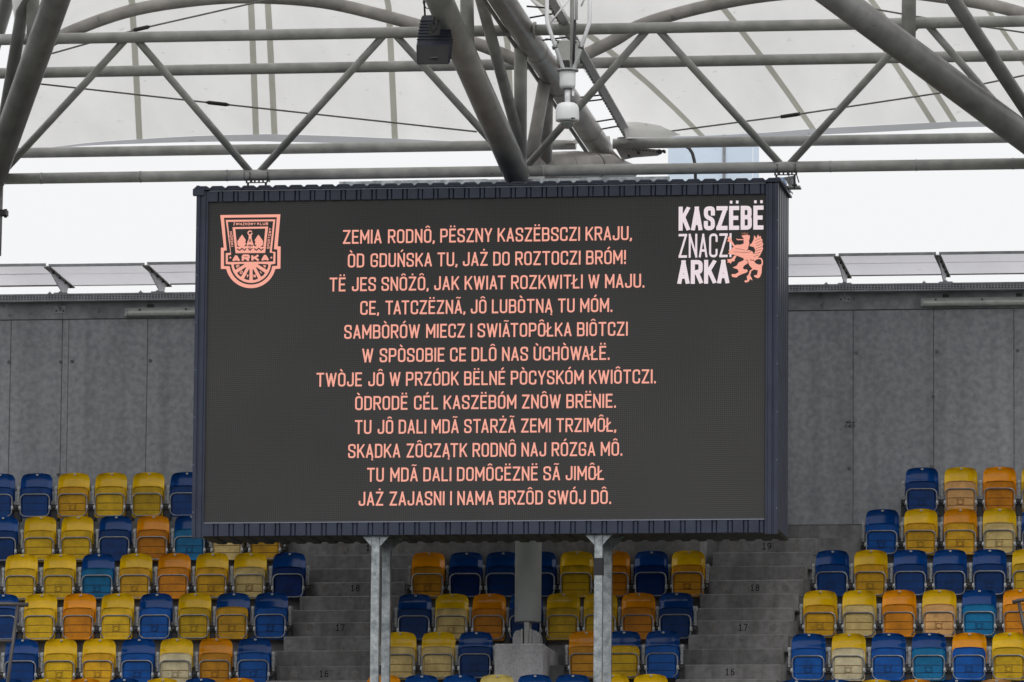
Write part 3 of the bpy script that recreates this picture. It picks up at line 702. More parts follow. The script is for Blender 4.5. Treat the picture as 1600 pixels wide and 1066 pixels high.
tie('thin tie rod crossing behind the vertical strut at top right', [(1280, 0), (1365, 14), (1438, 27), (1545, 43), (1620, 54)], [80.6, 80.8, 81.2, 81.6, 81.9], None)

# steel column and plinth
plf = 82.3; pa, pb, pc = at(772.5, 1006, plf), at(848.5, 1006, plf), at(848.5, 1110, plf)
t = thing('concrete_plinth', 'pale concrete plinth under the steel column between folding seats', 'plinth', (pa.x, plf, pa.z-1.6))
b = MB(); b.box(0, pb.x-pa.x, 0, 1.5, 0, 1.6); o = b.build('block', M['plinth'], t); bev(o, .015)
col = thing('steel_column', 'grey steel column pinned on the concrete plinth below the scoreboard', 'column')
cyy = 82.95; ct, cb = at(829, 268, cyy), at(824.8, 971, cyy)
b = MB(); b.tube([(cb.x, cyy, cb.z), (cb.x, cyy, ct.z)], 21/(FPX/cyy), 36); b.build('shaft', M['column'], col)
b = MB(); b.tube([(cb.x, cyy, cb.z-.012), (cb.x, cyy, cb.z)], 21.3/(FPX/cyy), 36); b.build('end_plate', M['steel_dark'], col)
pz = pa.z
b = MB(); b.box(cb.x-.03, cb.x+.03, cyy-.12, cyy+.12, pz+.02, cb.z-.012); b.build('lug', M['steel'], col)
for sx, wd in ((-.065, -.11), (.045, .13)):
    pts = [(cb.x+sx, cyy-.17+0, pz)]
    for yy, th in ((cyy-.13, .02), (cyy+.1, .02)):
        x0_ = cb.x+sx; x1_ = cb.x+sx+wd
        poly = [(x0_, yy, pz), (x1_, yy, pz), (x1_, yy, pz+.10), (x0_+(x1_-x0_)*.93, yy, pz+.16), (x0_+(x1_-x0_)*.7, yy, pz+.205), (x0_+(x1_-x0_)*.3, yy, pz+.22), (x0_, yy, pz+.215)]
        b = MB(); b.prism(poly, (0, th, 0)); b.build('clevis_plate', M['plinth'] if yy < cyy else M['steel'], col)
    b = MB(); b.box(min(cb.x+sx, cb.x+sx+.02), cb.x+sx+.02, cyy-.17, cyy+.12, pz, pz+.23); b.build('clevis_plate', M['steel'], col)
b = MB(); b.tube([(cb.x-.1, cyy-.02, pz+.12), (cb.x+.12, cyy-.02, pz+.12)], .03, 14); b.build('pin', M['galv_small'], col)

# ------------------------------------------------------------------ scoreboard
SX0, SX1, SZ0, SZ1 = -16.05+12.36, -8.672+12.36, 8.417+1.7, 12.79+1.7
LX0, LX1, LZ0, LZ1 = -15.905+12.36, -8.833+12.36, 8.577+1.7, 12.656+1.7
SY, DEP = 80.7, 1.33
sb = thing('scoreboard', 'huge dark LED scoreboard in a navy sheet cabinet showing salmon verse lines', 'scoreboard', (0, SY, 0))
b = MB(); b.box(LX0-.02, LX1+.02, .03, .09, LZ0-.02, LZ1+.02); b.build('led_panel', M['led_off'], sb)
PL = .03  # panel face, local y
def fascia(name, x0, x1, z0, z1, n):
    """front sheet with vertical flutes"""
    b = MB(); wd = (x1-x0)/n; xs = []
    for k in range(n):
        a = x0+k*wd
        xs += [(a, 0), (a+wd*.60, 0), (a+wd*.66, .024), (a+wd*.70, .010), (a+wd*.88, .010), (a+wd*.92, .024), (a+wd*.98, 0)]
    xs.append((x1, 0)); m_ = len(xs)
    vs = [(x, y, z) for z in (z0, z1) for x, y in xs]+[(x, .05, z) for z in (z0, z1) for x, y in xs]
    fs = [(i, i+1, m_+i+1, m_+i) for i in range(m_-1)]+[(2*m_+i, 3*m_+i, 3*m_+i+1, 2*m_+i+1) for i in range(m_-1)]
    fs += [(i, 2*m_+i, 2*m_+i+1, i+1) for i in range(m_-1)]+[(m_+i, m_+i+1, 3*m_+i+1, 3*m_+i) for i in range(m_-1)]
    fs += [(0, m_, 3*m_, 2*m_), (m_-1, 3*m_-1, 4*m_-1, 2*m_-1)]
    b.add(vs, fs); return b.build(name, M['navy'], sb)
fascia('top_fascia', LX0+.005, LX1+.004, LZ1, SZ1, 36)
fascia('bottom_fascia', LX0+.005, LX1+.004, SZ0, LZ0, 36)
b = MB(); b.box(LX0+.01, LX1-.002, -.006, .03, LZ0-.004, LZ0+.010); b.build('bottom_lip', M['trim_light'], sb)
b = MB(); b.box(LX0+.02, LX1, -.006, .02, SZ1-.006, SZ1+.008); b.build('top_lip', M['trim_light'], sb)
def side_trim(x0, x1):
    b = MB(); w_ = x1-x0
    pr_ = [(0, 0), (.30, 0), (.34, .014), (.44, .014), (.48, 0), (.80, 0), (.84, .014), (1, .014)]
    if x0 > 0: pr_ = [(1-a, y) for a, y in reversed(pr_)]
    vs = [(x0+a*w_, y-.012, z) for z in (SZ0-.02, SZ1) for a, y in pr_]+[(x0+a*w_, .06, z) for z in (SZ0-.02, SZ1) for a, y in pr_]; m_ = 8
    fs = [(i, i+1, m_+i+1, m_+i) for i in range(m_-1)]+[(2*m_+i, 3*m_+i, 3*m_+i+1, 2*m_+i+1) for i in range(m_-1)]+[(i, 2*m_+i, 2*m_+i+1, i+1) for i in range(m_-1)]+[(m_+i, m_+i+1, 3*m_+i+1, 3*m_+i) for i in range(m_-1)]+[(0, m_, 3*m_, 2*m_), (m_-1, 3*m_-1, 4*m_-1, 2*m_-1)]
    b.add(vs, fs); o = b.build('side_trim', M['navy'], sb)
    for k in range(7):
        zz = SZ0+.3+k*.6; e = MB(); xx = x0+w_*(.1 if x0 < 0 else .95); e.tube([(xx, -.016, zz), (xx, -.006, zz)], .008, 6); e.build('screw', M['trim_light'], o)
side_trim(SX0, LX0+.004); side_trim(LX1+.006, SX1)
# corrugated side walls, back and underside
for xs_, sg in ((SX1-.012, 1), (SX0+.012, -1)):
    prof = []; n_ = 5; dy = (DEP-.07)/n_
    for k in range(n_):
        a = .062+k*dy; prof += [(a, 0), (a+dy*.55, 0), (a+dy*.64, -.03*sg), (a+dy*.9, -.03*sg)]
    prof.append((DEP, 0)); m_ = len(prof)
    vs = [(xs_+x, y, z) for z in (SZ0+.055, SZ1+.05) for y, x in prof]; fs = [(i, i+1, m_+i+1, m_+i) for i in range(m_-1)]
    link('side_cladding', mesh('side_cladding', vs, fs, M['navy_side']), sb)
    b = MB(); b.prism([(xs_-.012, -.03, SZ1+.035), (xs_-.012, DEP+.03, SZ1+.085), (xs_-.012, DEP+.03, SZ1+.12), (xs_-.012, -.03, SZ1+.07)], (.035, 0, 0)); b.build('edge_flashing', M['trim_light'] if sg > 0 else M['navy'], sb)
b = MB(); b.box(SX0+.05, SX1-.05, DEP-.04, DEP-.005, SZ0+.06, SZ1+.04); b.build('back_sheet', M['navy_side'], sb)
nn = 36; wd = (SX1-SX0)/nn; prof = []
for k in range(nn):
    a = SX0+k*wd; prof += [(a, .0), (a+wd*.3, 0), (a+wd*.42, -.022), (a+wd*.88, -.022)]
prof.append((SX1, 0)); m_ = len(prof)
vs = [(x, y, SZ0+.05+z) for y in (.055, DEP-.01) for x, z in prof]
link('underside', mesh('underside', vs, [(i, i+1, m_+i+1, m_+i) for i in range(m_-1)], M['under']), sb)
# trapezoid roof sheet, thickened
nn = 37; wd = (SX1-SX0+.08)/nn; prof = []
for k in range(nn):
    a = SX0-.04+k*wd; prof += [(a+wd*.06, .0), (a+wd*.22, .026), (a+wd*.86, .026), (a+wd*.99, 0)]
m_ = len(prof)
vs = [(x, y, SZ1+.012+z+t_+(.05 if y > 0 else 0)) for y in (-.04, DEP+.04) for t_ in (0, .022) for x, z in prof]
fs = []
for i in range(m_-1):
    fs += [(i, i+1, m_+i+1, m_+i), (2*m_+i, 3*m_+i, 3*m_+i+1, 2*m_+i+1), (i, 2*m_+i, 2*m_+i+1, i+1), (m_+i, m_+i+1, 3*m_+i+1, 3*m_+i)]
fs += [(0, m_, 3*m_, 2*m_), (m_-1, 3*m_-1, 4*m_-1, 2*m_-1)]
link('roof_sheet', mesh('roof_sheet', vs, fs, M['navy']), sb)
b = MB(); b.box(SX0-.03, SX1+.03, -.03, DEP, SZ1+.012, SZ1+.036); b.build('roof_flashing', M['navy'], sb)
b = MB(); b.box(SX0-.045, SX0+.10, -.035, .05, SZ1-.055, SZ1+.028); b.build('corner_cap', M['navy'], sb)
# galvanised rail on the roof of the cabinet
ra, rb = at(530, 284, SY+.75).x, at(1046, 280, SY+.75).x
for k, (a, c_) in enumerate(((ra, ra+.42), (ra+.424, ra+1.9), (ra+1.904, ra+3.1), (ra+3.104, rb))):
    b = MB(); b.box(a, c_, .75, .80, SZ1+.03, at(800, 280, SY+.75).z+(.006 if k % 2 else 0)); b.build('galvanised_rail', M['galv'], sb)
# hanging brackets to the truss
for px in (401, 1227):
    xx = X(px, 280, 81.3); o = MB()
    z0, z1 = SZ1+.03, Z1-.08
    o.box(xx-.14, xx+.14, .60, .606, z1-.055, z1-.042); o.box(xx-.14, xx+.14, .60, .606, z1-.02, z1-.003)
    for q in range(6): o.box(xx-.14+q*.053, xx-.14+q*.053+.022, .6, .606, z1-.042, z1-.02)
    o.box(xx-.14, xx+.14, .60, .68, z1-.003, z1+.004)
    hb = o.build('hanging_bracket', M['dark'], sb)
    for sx in (-.115, .115):
        o = MB(); o.box(xx+sx-.012, xx+sx+.012, .61, .64, SZ1+.02, z1-.05); o.box(xx+sx-.03, xx+sx+.03, .6, .66, SZ1+.06, SZ1+.075); o.build('bracket_leg', M['dark'], hb)
        o = MB(); P = [(xx+sx, .8+.083*math.cos(a), Z1+.083*math.sin(a)) for a in [R(-200+q*22) for q in range(11)]]; o.tube([(xx+sx, .72, z1)]+P+[(xx+sx, .88, z1)], .008, 8); o.build('u_bolt', M['galv_small'], hb)
# posts
post_z0 = TZ[5]-.2
gus = [(0, -.165), (.0, .165)]
for px, w_px in ((586.3, 13), (934.8, 13)):
    for k, dy in ((0, .10), (1, .80)):
        Yp = SY+dy; xc = X(px-0.2, 900, Yp) if k == 0 else X(px, 900, SY+.10)+.02; hw = .052
        b = MB(); b.box(xc-hw, xc+hw, dy, dy+.10, post_z0-SZ0*0, SZ0+.045)
        o = b.build('support_post', M['galv'], sb); bev(o, .008)
        b = MB(); b.prism([(xc+hw*.1, dy+.012, SZ0+.045), (xc-hw-.165, dy+.012, SZ0+.045), (xc-hw-.002, dy+.012, SZ0-.13), (xc-hw-.002, dy+.012, SZ0-.13)][:3]+[(xc-hw-.001, dy+.012, SZ0-.1)], (0, .012, 0)); b.build('gusset', M['galv'], o)
        b = MB(); b.prism([(xc+hw+.001, dy+.012, SZ0+.045), (xc+hw+.165, dy+.012, SZ0+.045), (xc+hw+.001, dy+.012, SZ0-.13)], (0, .012, 0)); b.build('gusset', M['galv'], o)
        if px > 700 and k == 0:
            za, zb = at(935, 872, Yp).z, at(935, 899, Yp).z
            b = MB(); b.box(xc-hw-.004, xc+hw+.004, dy-.004, dy+.104, zb, za); b.build('tape_band', M['tape'], o)

# picture on the LED panel -----------------------------------------------------------
def LP(px, py): p = at(px, py, SY+PL); return p.x, p.z
LINES = [("ZEMIA RODNÔ, PËSZNY KASZËBSCZI KRAJU,", 536, 986), ("ÒD GDUŃSKA TU, JAŻ DO ROZTOCZI BRÓM!", 543.5, 976.5), ("TË JES SNÔŻÔ, JAK KWIAT ROZKWITŁI W MAJU.", 515, 1005.5),
         ("CE, TATCZËZNÃ, JÔ LUBÒTNĄ TU MÓM.", 563, 955.5), ("SAMBÒRÓW MIECZ I SWIÃTOPÔŁKA BIÔTCZI", 538, 979.5), ("W SPÒSOBIE CE DLÔ NAS ÙCHÒWAŁË.", 566, 951),
         ("TWÒJE JÔ W PRZÓDK BËLNÉ PÒCYSKÓM KWIÔTCZI.", 494.5, 1023.5), ("ÒDRODË CÉL KASZËBÓM ZNÔW BRËNIE.", 555, 961), ("TU JÔ DALI MDÃ STARŻÃ ZEMI TRZIMÔŁ,", 554.5, 961.5),
         ("SKĄDKA ZÔCZĄTK RODNÔ NAJ RÓZGA MÔ.", 544, 971), ("TU MDÃ DALI DOMÔCËZNË SÃ JIMÔŁ", 573.5, 942.5), ("JAŻ ZAJASNI I NAMA BRZÔD SWÓJ DÔ.", 560.5, 953.5)]
zb0 = LP(540, 381.3)[1]; zb1 = LP(563, 790.5)[1]; caph = 22.4/(FPX/SY)
for i, (s, x0, x1) in enumerate(LINES):
    zb_ = zb0+(zb1-zb0)*i/11; ypx = 381.3+37.2*i
    xa, xb = LP(x0, ypx-10)[0], LP(x1, ypx-12)[0]
    _, wd = text_strokes(s, .410, .124, .112); k = (xb-xa)/wd; xo = 0; done = ''
    for wi, wo in enumerate(s.split(' ')):
        xo = text_strokes(done, .410, .124, .112)[1]+.062+.112 if done else 0
        st, _w = text_strokes(wo, .410, .124, .112)
        strokes_mesh('text_word', st, lambda x, y, l: (xa+(xo+x)*k, PL-.002-.0001*(l % 7), zb_+y*caph), M['led_salmon'], sb, 1)
        done += wo+' '
def word(name, s, x0, x1, ytop, ybot, W, t, gap, mat, ybl=None):
    xa, za = LP(x0, ybot); xb = LP(x1, ytop)[0]; zt = LP(x0, ytop)[1]
    st, wd = text_strokes(s, W, t, gap); k = (xb-xa)/wd; h_ = zt-za
    return strokes_mesh(name, st, lambda x, y, l: (xa+x*k, PL-.002-.0001*(l % 7), za+y*h_), M[mat], sb, 1)
word('slogan_word', 'KASZËBË', 1060.3, 1193, 323.2, 360.6, .30, .175, .065, 'led_white')
word('slogan_word', 'ZNACZI', 1060.3, 1143, 365.8, 403, .33, .10, .09, 'led_white')
word('slogan_word', 'ARKA', 1058.6, 1139.5, 406.8, 444, .34, .18, .06, 'led_white')

def flat(name, polys, layer, mat, parent=sb):
    b = MB(); vs = []; fs = []
    for poly in polys:
        o = len(vs); vs += [(p[0], PL-.0015-.0012*layer, p[1]) for p in poly]; fs.append(tuple(range(o, o+len(poly))))
    me = mesh(name, vs, fs, M[mat]); bm = bmesh.new(); bm.from_mesh(me); bmesh.ops.triangulate(bm, faces=bm.faces, ngon_method='EAR_CLIP'); bm.to_mesh(me); bm.free()
    return link(name, me, parent)
def cz(p): return LP(340+p[0]/8.2, 325+p[1]/8.2)          # crest drawing
def arcp(cx, cy, r_, a0, a1, n=20): return [(cx+r_*math.cos(R(a0+(a1-a0)*k/n)), cy+r_*math.sin(R(a0+(a1-a0)*k/n))) for k in range(n+1)]
crest = flat('club_crest', [[cz(p) for p in [(35, 92), (805, 82), (770, 492), (808, 495), (805, 778)]+arcp(425, 705, 324, 14, 166)+[(42, 783), (42, 512), (80, 508)]]], 0, 'led_salmon')
flat('crest_field', [[cz(p) for p in [(82, 127), (760, 120), (722, 530), (765, 532), (765, 742)]+arcp(428, 708, 276, 8, 172)+[(82, 746), (82, 548), (118, 544)]]], 1, 'led_off')
flat('crest_ring', [[cz(p) for p in [(105, 155), (740, 148), (694, 560), (742, 566), (740, 716)]+arcp(430, 708, 254, 4, 176)+[(106, 720), (106, 580), (165, 576)]]], 2, 'led_salmon')
flat('crest_field', [[cz(p) for p in [(132, 180), (714, 172), (668, 574), (716, 578), (714, 688), (132, 694), (132, 606), (174, 602)]]], 3, 'led_off')
flat('crest_shield', [[cz(p) for p in [(192, 248), (648, 240), (610, 578), (232, 582)]]], 4, 'led_salmon')
flat('crest_field', [[cz(p) for p in [(228, 272), (614, 266), (588, 502), (560, 500), (540, 492), (478, 492), (440, 470), (400, 470), (360, 492), (300, 500), (250, 500)]]], 5, 'led_off')
flat('crest_emblem', [[cz(p) for p in q] for q in ([(315, 343), (345, 385), (364, 415), (355, 440), (366, 462), (340, 498), (290, 502), (258, 480), (255, 430), (285, 385)],
     [(525, 343), (555, 385), (584, 425), (584, 475), (550, 498), (510, 500), (476, 462), (488, 440), (476, 415), (500, 378)],
     [(402, 350), (436, 350), (438, 400), (462, 470), (440, 505), (400, 505), (372, 470), (398, 400)])], 6, 'led_salmon')
def czs(name, strokes, layer, mat):
    return strokes_mesh(name, strokes, lambda x, y, l: (cz((x, y))[0], PL-.0015-.0012*layer-.00008*(l % 9), cz((x, y))[1]), M[mat], sb)
czs('crest_emblem', [(arcp(417, 322, 25, 0, 330, 12), False, 15)], 6.6, 'led_salmon')
czs('crest_mark', [([(417, 400), (405, 440)], False, 9), ([(417, 400), (430, 440)], False, 9), ([(250, 525), (285, 545), (315, 520), (345, 545), (370, 522)], False, 14), ([(470, 522), (500, 545), (530, 518), (560, 545), (590, 522)], False, 14),
                   ([(385, 490), (417, 475), (452, 490)], False, 12), ([(390, 515), (417, 545), (448, 515)], False, 12), ([(417, 470), (417, 555)], False, 8)], 7.2, 'led_off')
# spokes of the lower half disc
wed = []
for k in range(6):
    a = 17+k*29.2
    wed.append([cz((430+r_*math.cos(R(180-a-dq)), 692+r_*math.sin(R(180-a-dq))*1.04)) for r_, dq in ((95, -3), (225, -9), (228, 0), (225, 9), (95, 3))])
flat('crest_spokes', wed, 3, 'led_off')
def cw(s, cx, cy, hgt, wdt, ang, mat='led_salmon', t=.2, W=.45, layer=4.2):
    st, wd = text_strokes(s, W, t, .12); kx = wdt/wd; ca, sa = math.cos(R(ang)), math.sin(R(ang)); o = []
    for pts, cl, tt in st:
        q = []
        for x, y in pts:
            u, v = (x-wd/2)*kx, -(y-.5)*hgt; q.append((cx+u*ca-v*sa, cy+u*sa+v*ca))
        o.append((q, cl, tt*(hgt+kx)/2))
    czs('crest_lettering', o, layer, mat)
cw('ARKA', 424, 643, 88, 480, -1, t=.25, W=.62); cw('ZWIĄZKOWY', 345, 206, 34, 290, 0, t=.17); cw('KLUB', 578, 204, 34, 140, 0, t=.17)
cw('MORSKI', 180, 400, 34, 195, 84, t=.17); cw('SPORTOWY', 662, 392, 34, 270, -84, t=.17)
flat('crest_star', [[cz((cx+(18 if q % 2 == 0 else 8)*math.cos(R(q*36-90)), 638+(18 if q % 2 == 0 else 8)*math.sin(R(q*36-90)))) for q in range(10)] for cx in (165, 690)], 4.4, 'led_salmon')
for k, ch in enumerate('GDYNIA'):
    a = 180-(17+k*29.2); cw(ch, 430+180*math.cos(R(a)), 692+180*math.sin(R(a))*1.04, 46, 30 if ch != 'I' else 10, (a-90)*.8, t=.22)
# griffin emblem
def gz(p): return LP(1125+p[0]/11.22, 355+p[1]/11.22)
gp = [[(375, 150), (480, 135), (525, 150), (522, 190), (508, 240), (515, 290), (495, 350), (490, 400), (560, 420), (600, 480), (520, 590), (420, 560), (400, 540), (330, 515), (280, 490), (200, 480), (140, 470), (165, 440), (150, 400), (215, 400), (200, 370), (240, 350), (230, 330), (290, 310), (360, 310), (415, 290), (415, 200)],
      [(130, 190), (160, 165), (185, 180), (210, 240), (262, 325), (225, 332), (190, 270), (165, 260), (125, 250), (150, 220)],
      [(285, 195), (305, 212), (412, 212), (412, 230), (300, 230)],
      [(300, 490), (262, 560), (255, 600), (215, 600), (185, 645), (165, 620), (125, 625), (140, 600), (125, 565), (200, 560), (250, 500)],
      [(510, 330), (560, 280), (590, 220), (600, 140), (620, 170), (640, 200), (665, 130), (690, 170), (715, 155), (720, 200), (745, 220), (740, 270), (760, 290), (745, 340), (755, 380), (735, 430), (700, 500), (640, 560), (560, 580), (520, 540), (600, 480), (622, 400), (590, 350)],
      [(430, 560), (490, 600), (480, 640), (420, 680), (400, 720), (430, 745), (470, 740), (490, 775), (460, 800), (400, 820), (330, 850), (290, 885), (220, 875), (200, 850), (210, 825), (270, 825), (330, 790), (310, 740), (220, 712), (290, 680), (330, 620), (400, 590)],
      [(490, 580), (590, 590), (630, 640), (680, 660), (740, 650), (735, 700), (730, 800), (700, 880), (660, 900), (600, 870), (600, 845), (650, 840), (665, 760), (600, 745), (550, 770), (530, 850), (560, 900), (570, 940), (530, 910), (500, 960), (450, 975), (425, 950), (450, 930), (480, 940), (470, 860), (500, 840), (520, 770), (570, 730), (520, 680), (500, 640)]]
for k, poly in enumerate(gp):
    flat('griffin_emblem', [[gz(p) for p in poly]], 2+k*.15, 'led_salmon')
flat('griffin_crown', [[gz(p) for p in [(370, 90), (400, 108), (430, 90), (460, 108), (495, 90), (490, 130), (385, 132)]]], 2, 'led_dim')
def gzs(name, st, layer, mat): return strokes_mesh(name, st, lambda x, y, l: (gz((x, y))[0], PL-.0015-.0012*layer-.00008*l, gz((x, y))[1]), M[mat], sb)
gzs('griffin_tail', [(rc([(600, 590), (640, 552), (720, 548), (745, 600), (735, 670)], 40), False, 24)], 3.4, 'led_salmon')
gzs('griffin_line', [([(620, 240), (700, 200)], False, 7), ([(625, 290), (730, 240)], False, 7), ([(630, 335), (735, 290)], False, 7), ([(630, 380), (735, 340)], False, 7), ([(625, 425), (730, 390)], False, 7), ([(610, 470), (715, 440)], False, 7),
                     ([(590, 520), (680, 490)], False, 7), ([(270, 380), (350, 385), (440, 410)], False, 7), ([(240, 435), (330, 440), (430, 450), (520, 440), (580, 400)], False, 7), ([(470, 410), (540, 365)], False, 14)], 4.2, 'led_off')

# floodlight at the top right corner of the cabinet
p = at(1236, 288, 81.6)
t = thing('floodlight', 'small grey floodlight on the upper right corner of the scoreboard', 'floodlight', p)
b = MB(); b.prism([(-.09, -.05, .08), (.04, -.05, .10), (.07, -.05, -.03), (-.02, -.05, -.03)], (0, .14, 0)); b.build('housing', M['galv_old'], t)
b = MB(); b.box(-.10, .12, -.09, .11, -.055, -.032); b.build('glass_frame', M['box_grey'], t)
b = MB(); b.tube([(-.03, 0, .10), (-.02, 0, .17), (.06, 0, .15), (.10, 0, .02)], .008, 8); b.build('yoke', M['galv_small'], t)
b = MB(); b.prism([(-.15, -.03, .085), (-.09, -.03, .085), (-.05, -.03, .0), (-.09, -.03, -.04), (-.13, -.03, 0)], (0, .05, 0)); b.build('reflector', M['glass'], t)

# ------------------------------------------------------------------ loudspeaker
YS = 78.4
t = thing('loudspeaker', 'black horn loudspeaker hanging from the steel strut above the scoreboard', 'loudspeaker')
fr = [at(650, 71, YS), at(705, 71, YS), at(703, 102, YS), at(651, 102, YS)]
bk = [at(658, 23, YS+.5), at(702, 21, YS+.5), at(708, 52, YS+.5), at(660, 74, YS+.5)]
def quadbox(f, k, name, mat, parent):
    b = MB(); b.add(list(f)+list(k), [(0, 1, 2, 3), (7, 6, 5, 4), (0, 4, 5, 1), (1, 5, 6, 2), (2, 6, 7, 3), (3, 7, 4, 0)]); o = b.build(name, M[mat], parent); return o
bev(quadbox(fr, bk, 'cabinet', 'speaker', t), .02)
for k in range(7):
    f = .18+k*.1
    a = [fr[0].lerp(bk[0], f), fr[1].lerp(bk[1], f)]; c_ = [fr[1].lerp(bk[1], f), fr[2].lerp(bk[2], f)]
    b = MB(); b.tube([a[0]+UP*.004, a[1]+UP*.004, c_[1]], .009, 6); b.build('fin', M['speaker'], t)
gr = [fr[0].lerp(fr[2], .06)+Vector((0, -.012, 0)), fr[1].lerp(fr[3], .06)+Vector((0, -.012, 0)), fr[2].lerp(fr[0], .06)+Vector((0, -.012, 0)), fr[3].lerp(fr[1], .06)+Vector((0, -.012, 0))]
b = MB(); b.prism(gr, (0, .008, 0)); b.build('grille', M['dark'], t)
b = MB(); a = at(668, 68, YS-.02); c_ = at(687, 69, YS-.02); b.box(a.x+.04, c_.x-.02, a.y-.03, a.y, fr[2].z+.09, fr[2].z+.094); b.build('badge', M['galv_small'], t)
b = MB(); b.prism([at(668, 38, YS), at(690, 38, YS), at(686, 55, YS), at(671, 55, YS)], (0, .02, 0)); b.build('bracket_plate', M['dark'], t)
for pts in ([(679, -30), (679, 12), (678, 36)], [(684, 5), (686, 22), (684, 40)], [(668, -20), (663, 6), (664, 24)], [(672, 42), (676, 50), (682, 44)]):
    b = MB(); b.tube([at(p[0], p[1], YS+(.2 if p[1] < 30 else 0)) for p in pts], .012, 8); b.build('hanger', M['dark'], t)
b = MB(); b.tube([at(670+9*math.cos(q), 2+12*math.sin(q), YS+.3) for q in [k*.5 for k in range(12)]], .007, 6); b.build('cable_coil', M['dark'], t)
b = MB(); b.box(at(672, 0, YS).x, at(692, 0, YS).x, YS+.02, YS+.3, at(672, 2, YS).z-.02, at(672, -6, YS).z); b.build('clamp', M['dark'], t)

# ------------------------------------------------------------------ CCTV dome on its white lattice mast
YC = 76.5
t = thing('camera_mast', 'white tubular lattice mast hanging down in front of the rafter', 'lattice mast')
s_ = YC/FPX
for pts, r_ in (([(854.5, -120), (854.5, 34), (880, 108)], 3.3), ([(921.5, -120), (921.5, 34), (897, 108)], 3.3)):
    P = [at(p[0], p[1], YC) for p in pts]; P = [P[0], P[0].lerp(P[1], .97), P[1].lerp(P[2], .04), P[2]]
    b = MB(); b.tube(P, r_*s_, 14); b.build('tube', M['white'], t)
b = MB(); b.tube([at(894, -120, YC+.12), at(894, 108, YC+.05)], 3.6*s_, 14); b.build('tube', M['box_grey'], t)
b = MB(); b.tube([at(901, -120, YC-.1), at(900.5, 31, YC-.1)], 2.6*s_, 12); b.build('tube', M['white'], t)
b = MB(); b.tube([at(898.5, 31, YC), at(896, 100, YC)], 2.0*s_, 8); b.build('cable', M['dark'], t)
for a, c_ in (((872, -4), (889, 33)), ((893, -6), (859, 37)), ((908, 10), (921, -20)), ((859, -40), (893, -6))):
    b = MB(); b.tube([at(*a, YC), at(*c_, YC)], 1.5*s_, 10); b.build('lattice_bar', M['white'], t)
for px, py in ((867, 74), (908, 74)):
    p = at(px, py, YC); b = MB(); q = (at(880, 108, YC)-at(854.5, 34, YC)).normalized() if px < 880 else (at(897, 108, YC)-at(921.5, 34, YC)).normalized()
    b.tube([p-q*.02, p+q*.02], 4.6*s_, 12); b.build('clamp_ring', M['galv_small'], t)
def lathe(name, prof, mat, parent, cx, n=32):
    b = MB(); vs = []; fs = []; c0 = [at(cx, py, YC) for _, py in prof]; cxw = at(cx, 110, YC).x
    for (r_, py) in prof:
        z = at(cx, py, YC).z
        vs += [(cxw+r_*s_*math.cos(2*math.pi*k/n), YC+r_*s_*math.sin(2*math.pi*k/n), z) for k in range(n)]
    for j in range(len(prof)-1):
        for k in range(n): k2 = (k+1) % n; fs.append((j*n+k, j*n+k2, (j+1)*n+k2, (j+1)*n+k))
    fs += [tuple(range(n)), tuple(range((len(prof)-1)*n, len(prof)*n))[::-1]]
    b.add(vs, fs, 0, True); return b.build(name, mat, parent)
lathe('flange_plate', [(17.5, 109), (17.5, 111.5)], M['galv_old'], t, 887)
t = thing('dome_camera', 'white dome surveillance camera at the bottom of the lattice mast', 'camera')
lathe('mount_cup', [(12.5, 112), (12.8, 114), (12.8, 134), (12, 137), (9, 138)], M['white'], t, 887)
lathe('cup_bolt', [(8, 137), (8, 140), (5, 141)], M['galv_small'], t, 887)
lathe('neck', [(4.6, 140), (4.2, 161)], M['white'], t, 887)
lathe('housing', [(5, 160), (12, 161.5), (16, 164), (18.3, 169), (18.8, 176), (19, 187), (18.2, 189.5), (13, 190)], M['white'], t, 887)
m, nt_, bb = newmat('smoked_dome'); bb.inputs['Base Color'].default_value = (.35, .36, .36, 1); bb.inputs['Roughness'].default_value = .08; bb.inputs['Metallic'].default_value = .5
lathe('dome_glass', [(11.5, 190), (11.2, 193), (9.5, 197), (6, 200.2), (2, 201.5)], m, t, 887)
b = MB(); p = at(895, 184.5, YC-.147); b.box(p.x-.02, p.x+.025, p.y-.002, p.y+.03, p.z-.005, p.z+.005); b.build('badge', M['dark'], t)
b = MB(); p = at(895.5, 146, YC-.02); b.box(p.x-.012, p.x+.012, p.y-.01, p.y+.02, p.z-.03, p.z+.03); b.build('cable_gland', M['white'], t)
# junction box behind
a, c_ = at(869.5, 63, 78.5), at(903, 99, 78.5); b = MB(); b.box(a.x, c_.x, 78.5, 78.65, c_.z, a.z)
t = thing('junction_box', 'light grey junction box behind the lattice mast beside the rafter', 'junction box'); o = b.build('enclosure', M['box_grey'], t); bev(o, .01)
for px, py in ((872, 66), (900, 66), (872, 96), (900, 96)):
    p = at(px, py, 78.49); b = MB(); b.tube([p, p+Vector((0, -.01, 0))], .01, 8); b.build('screw', M['dark'], t)
b = MB(); p = at(886, 95, 78.48); b.box(p.x-.05, p.x+.03, p.y-.04, p.y, p.z-.07, p.z-.0); b.build('gland_plate', M['dark'], t)

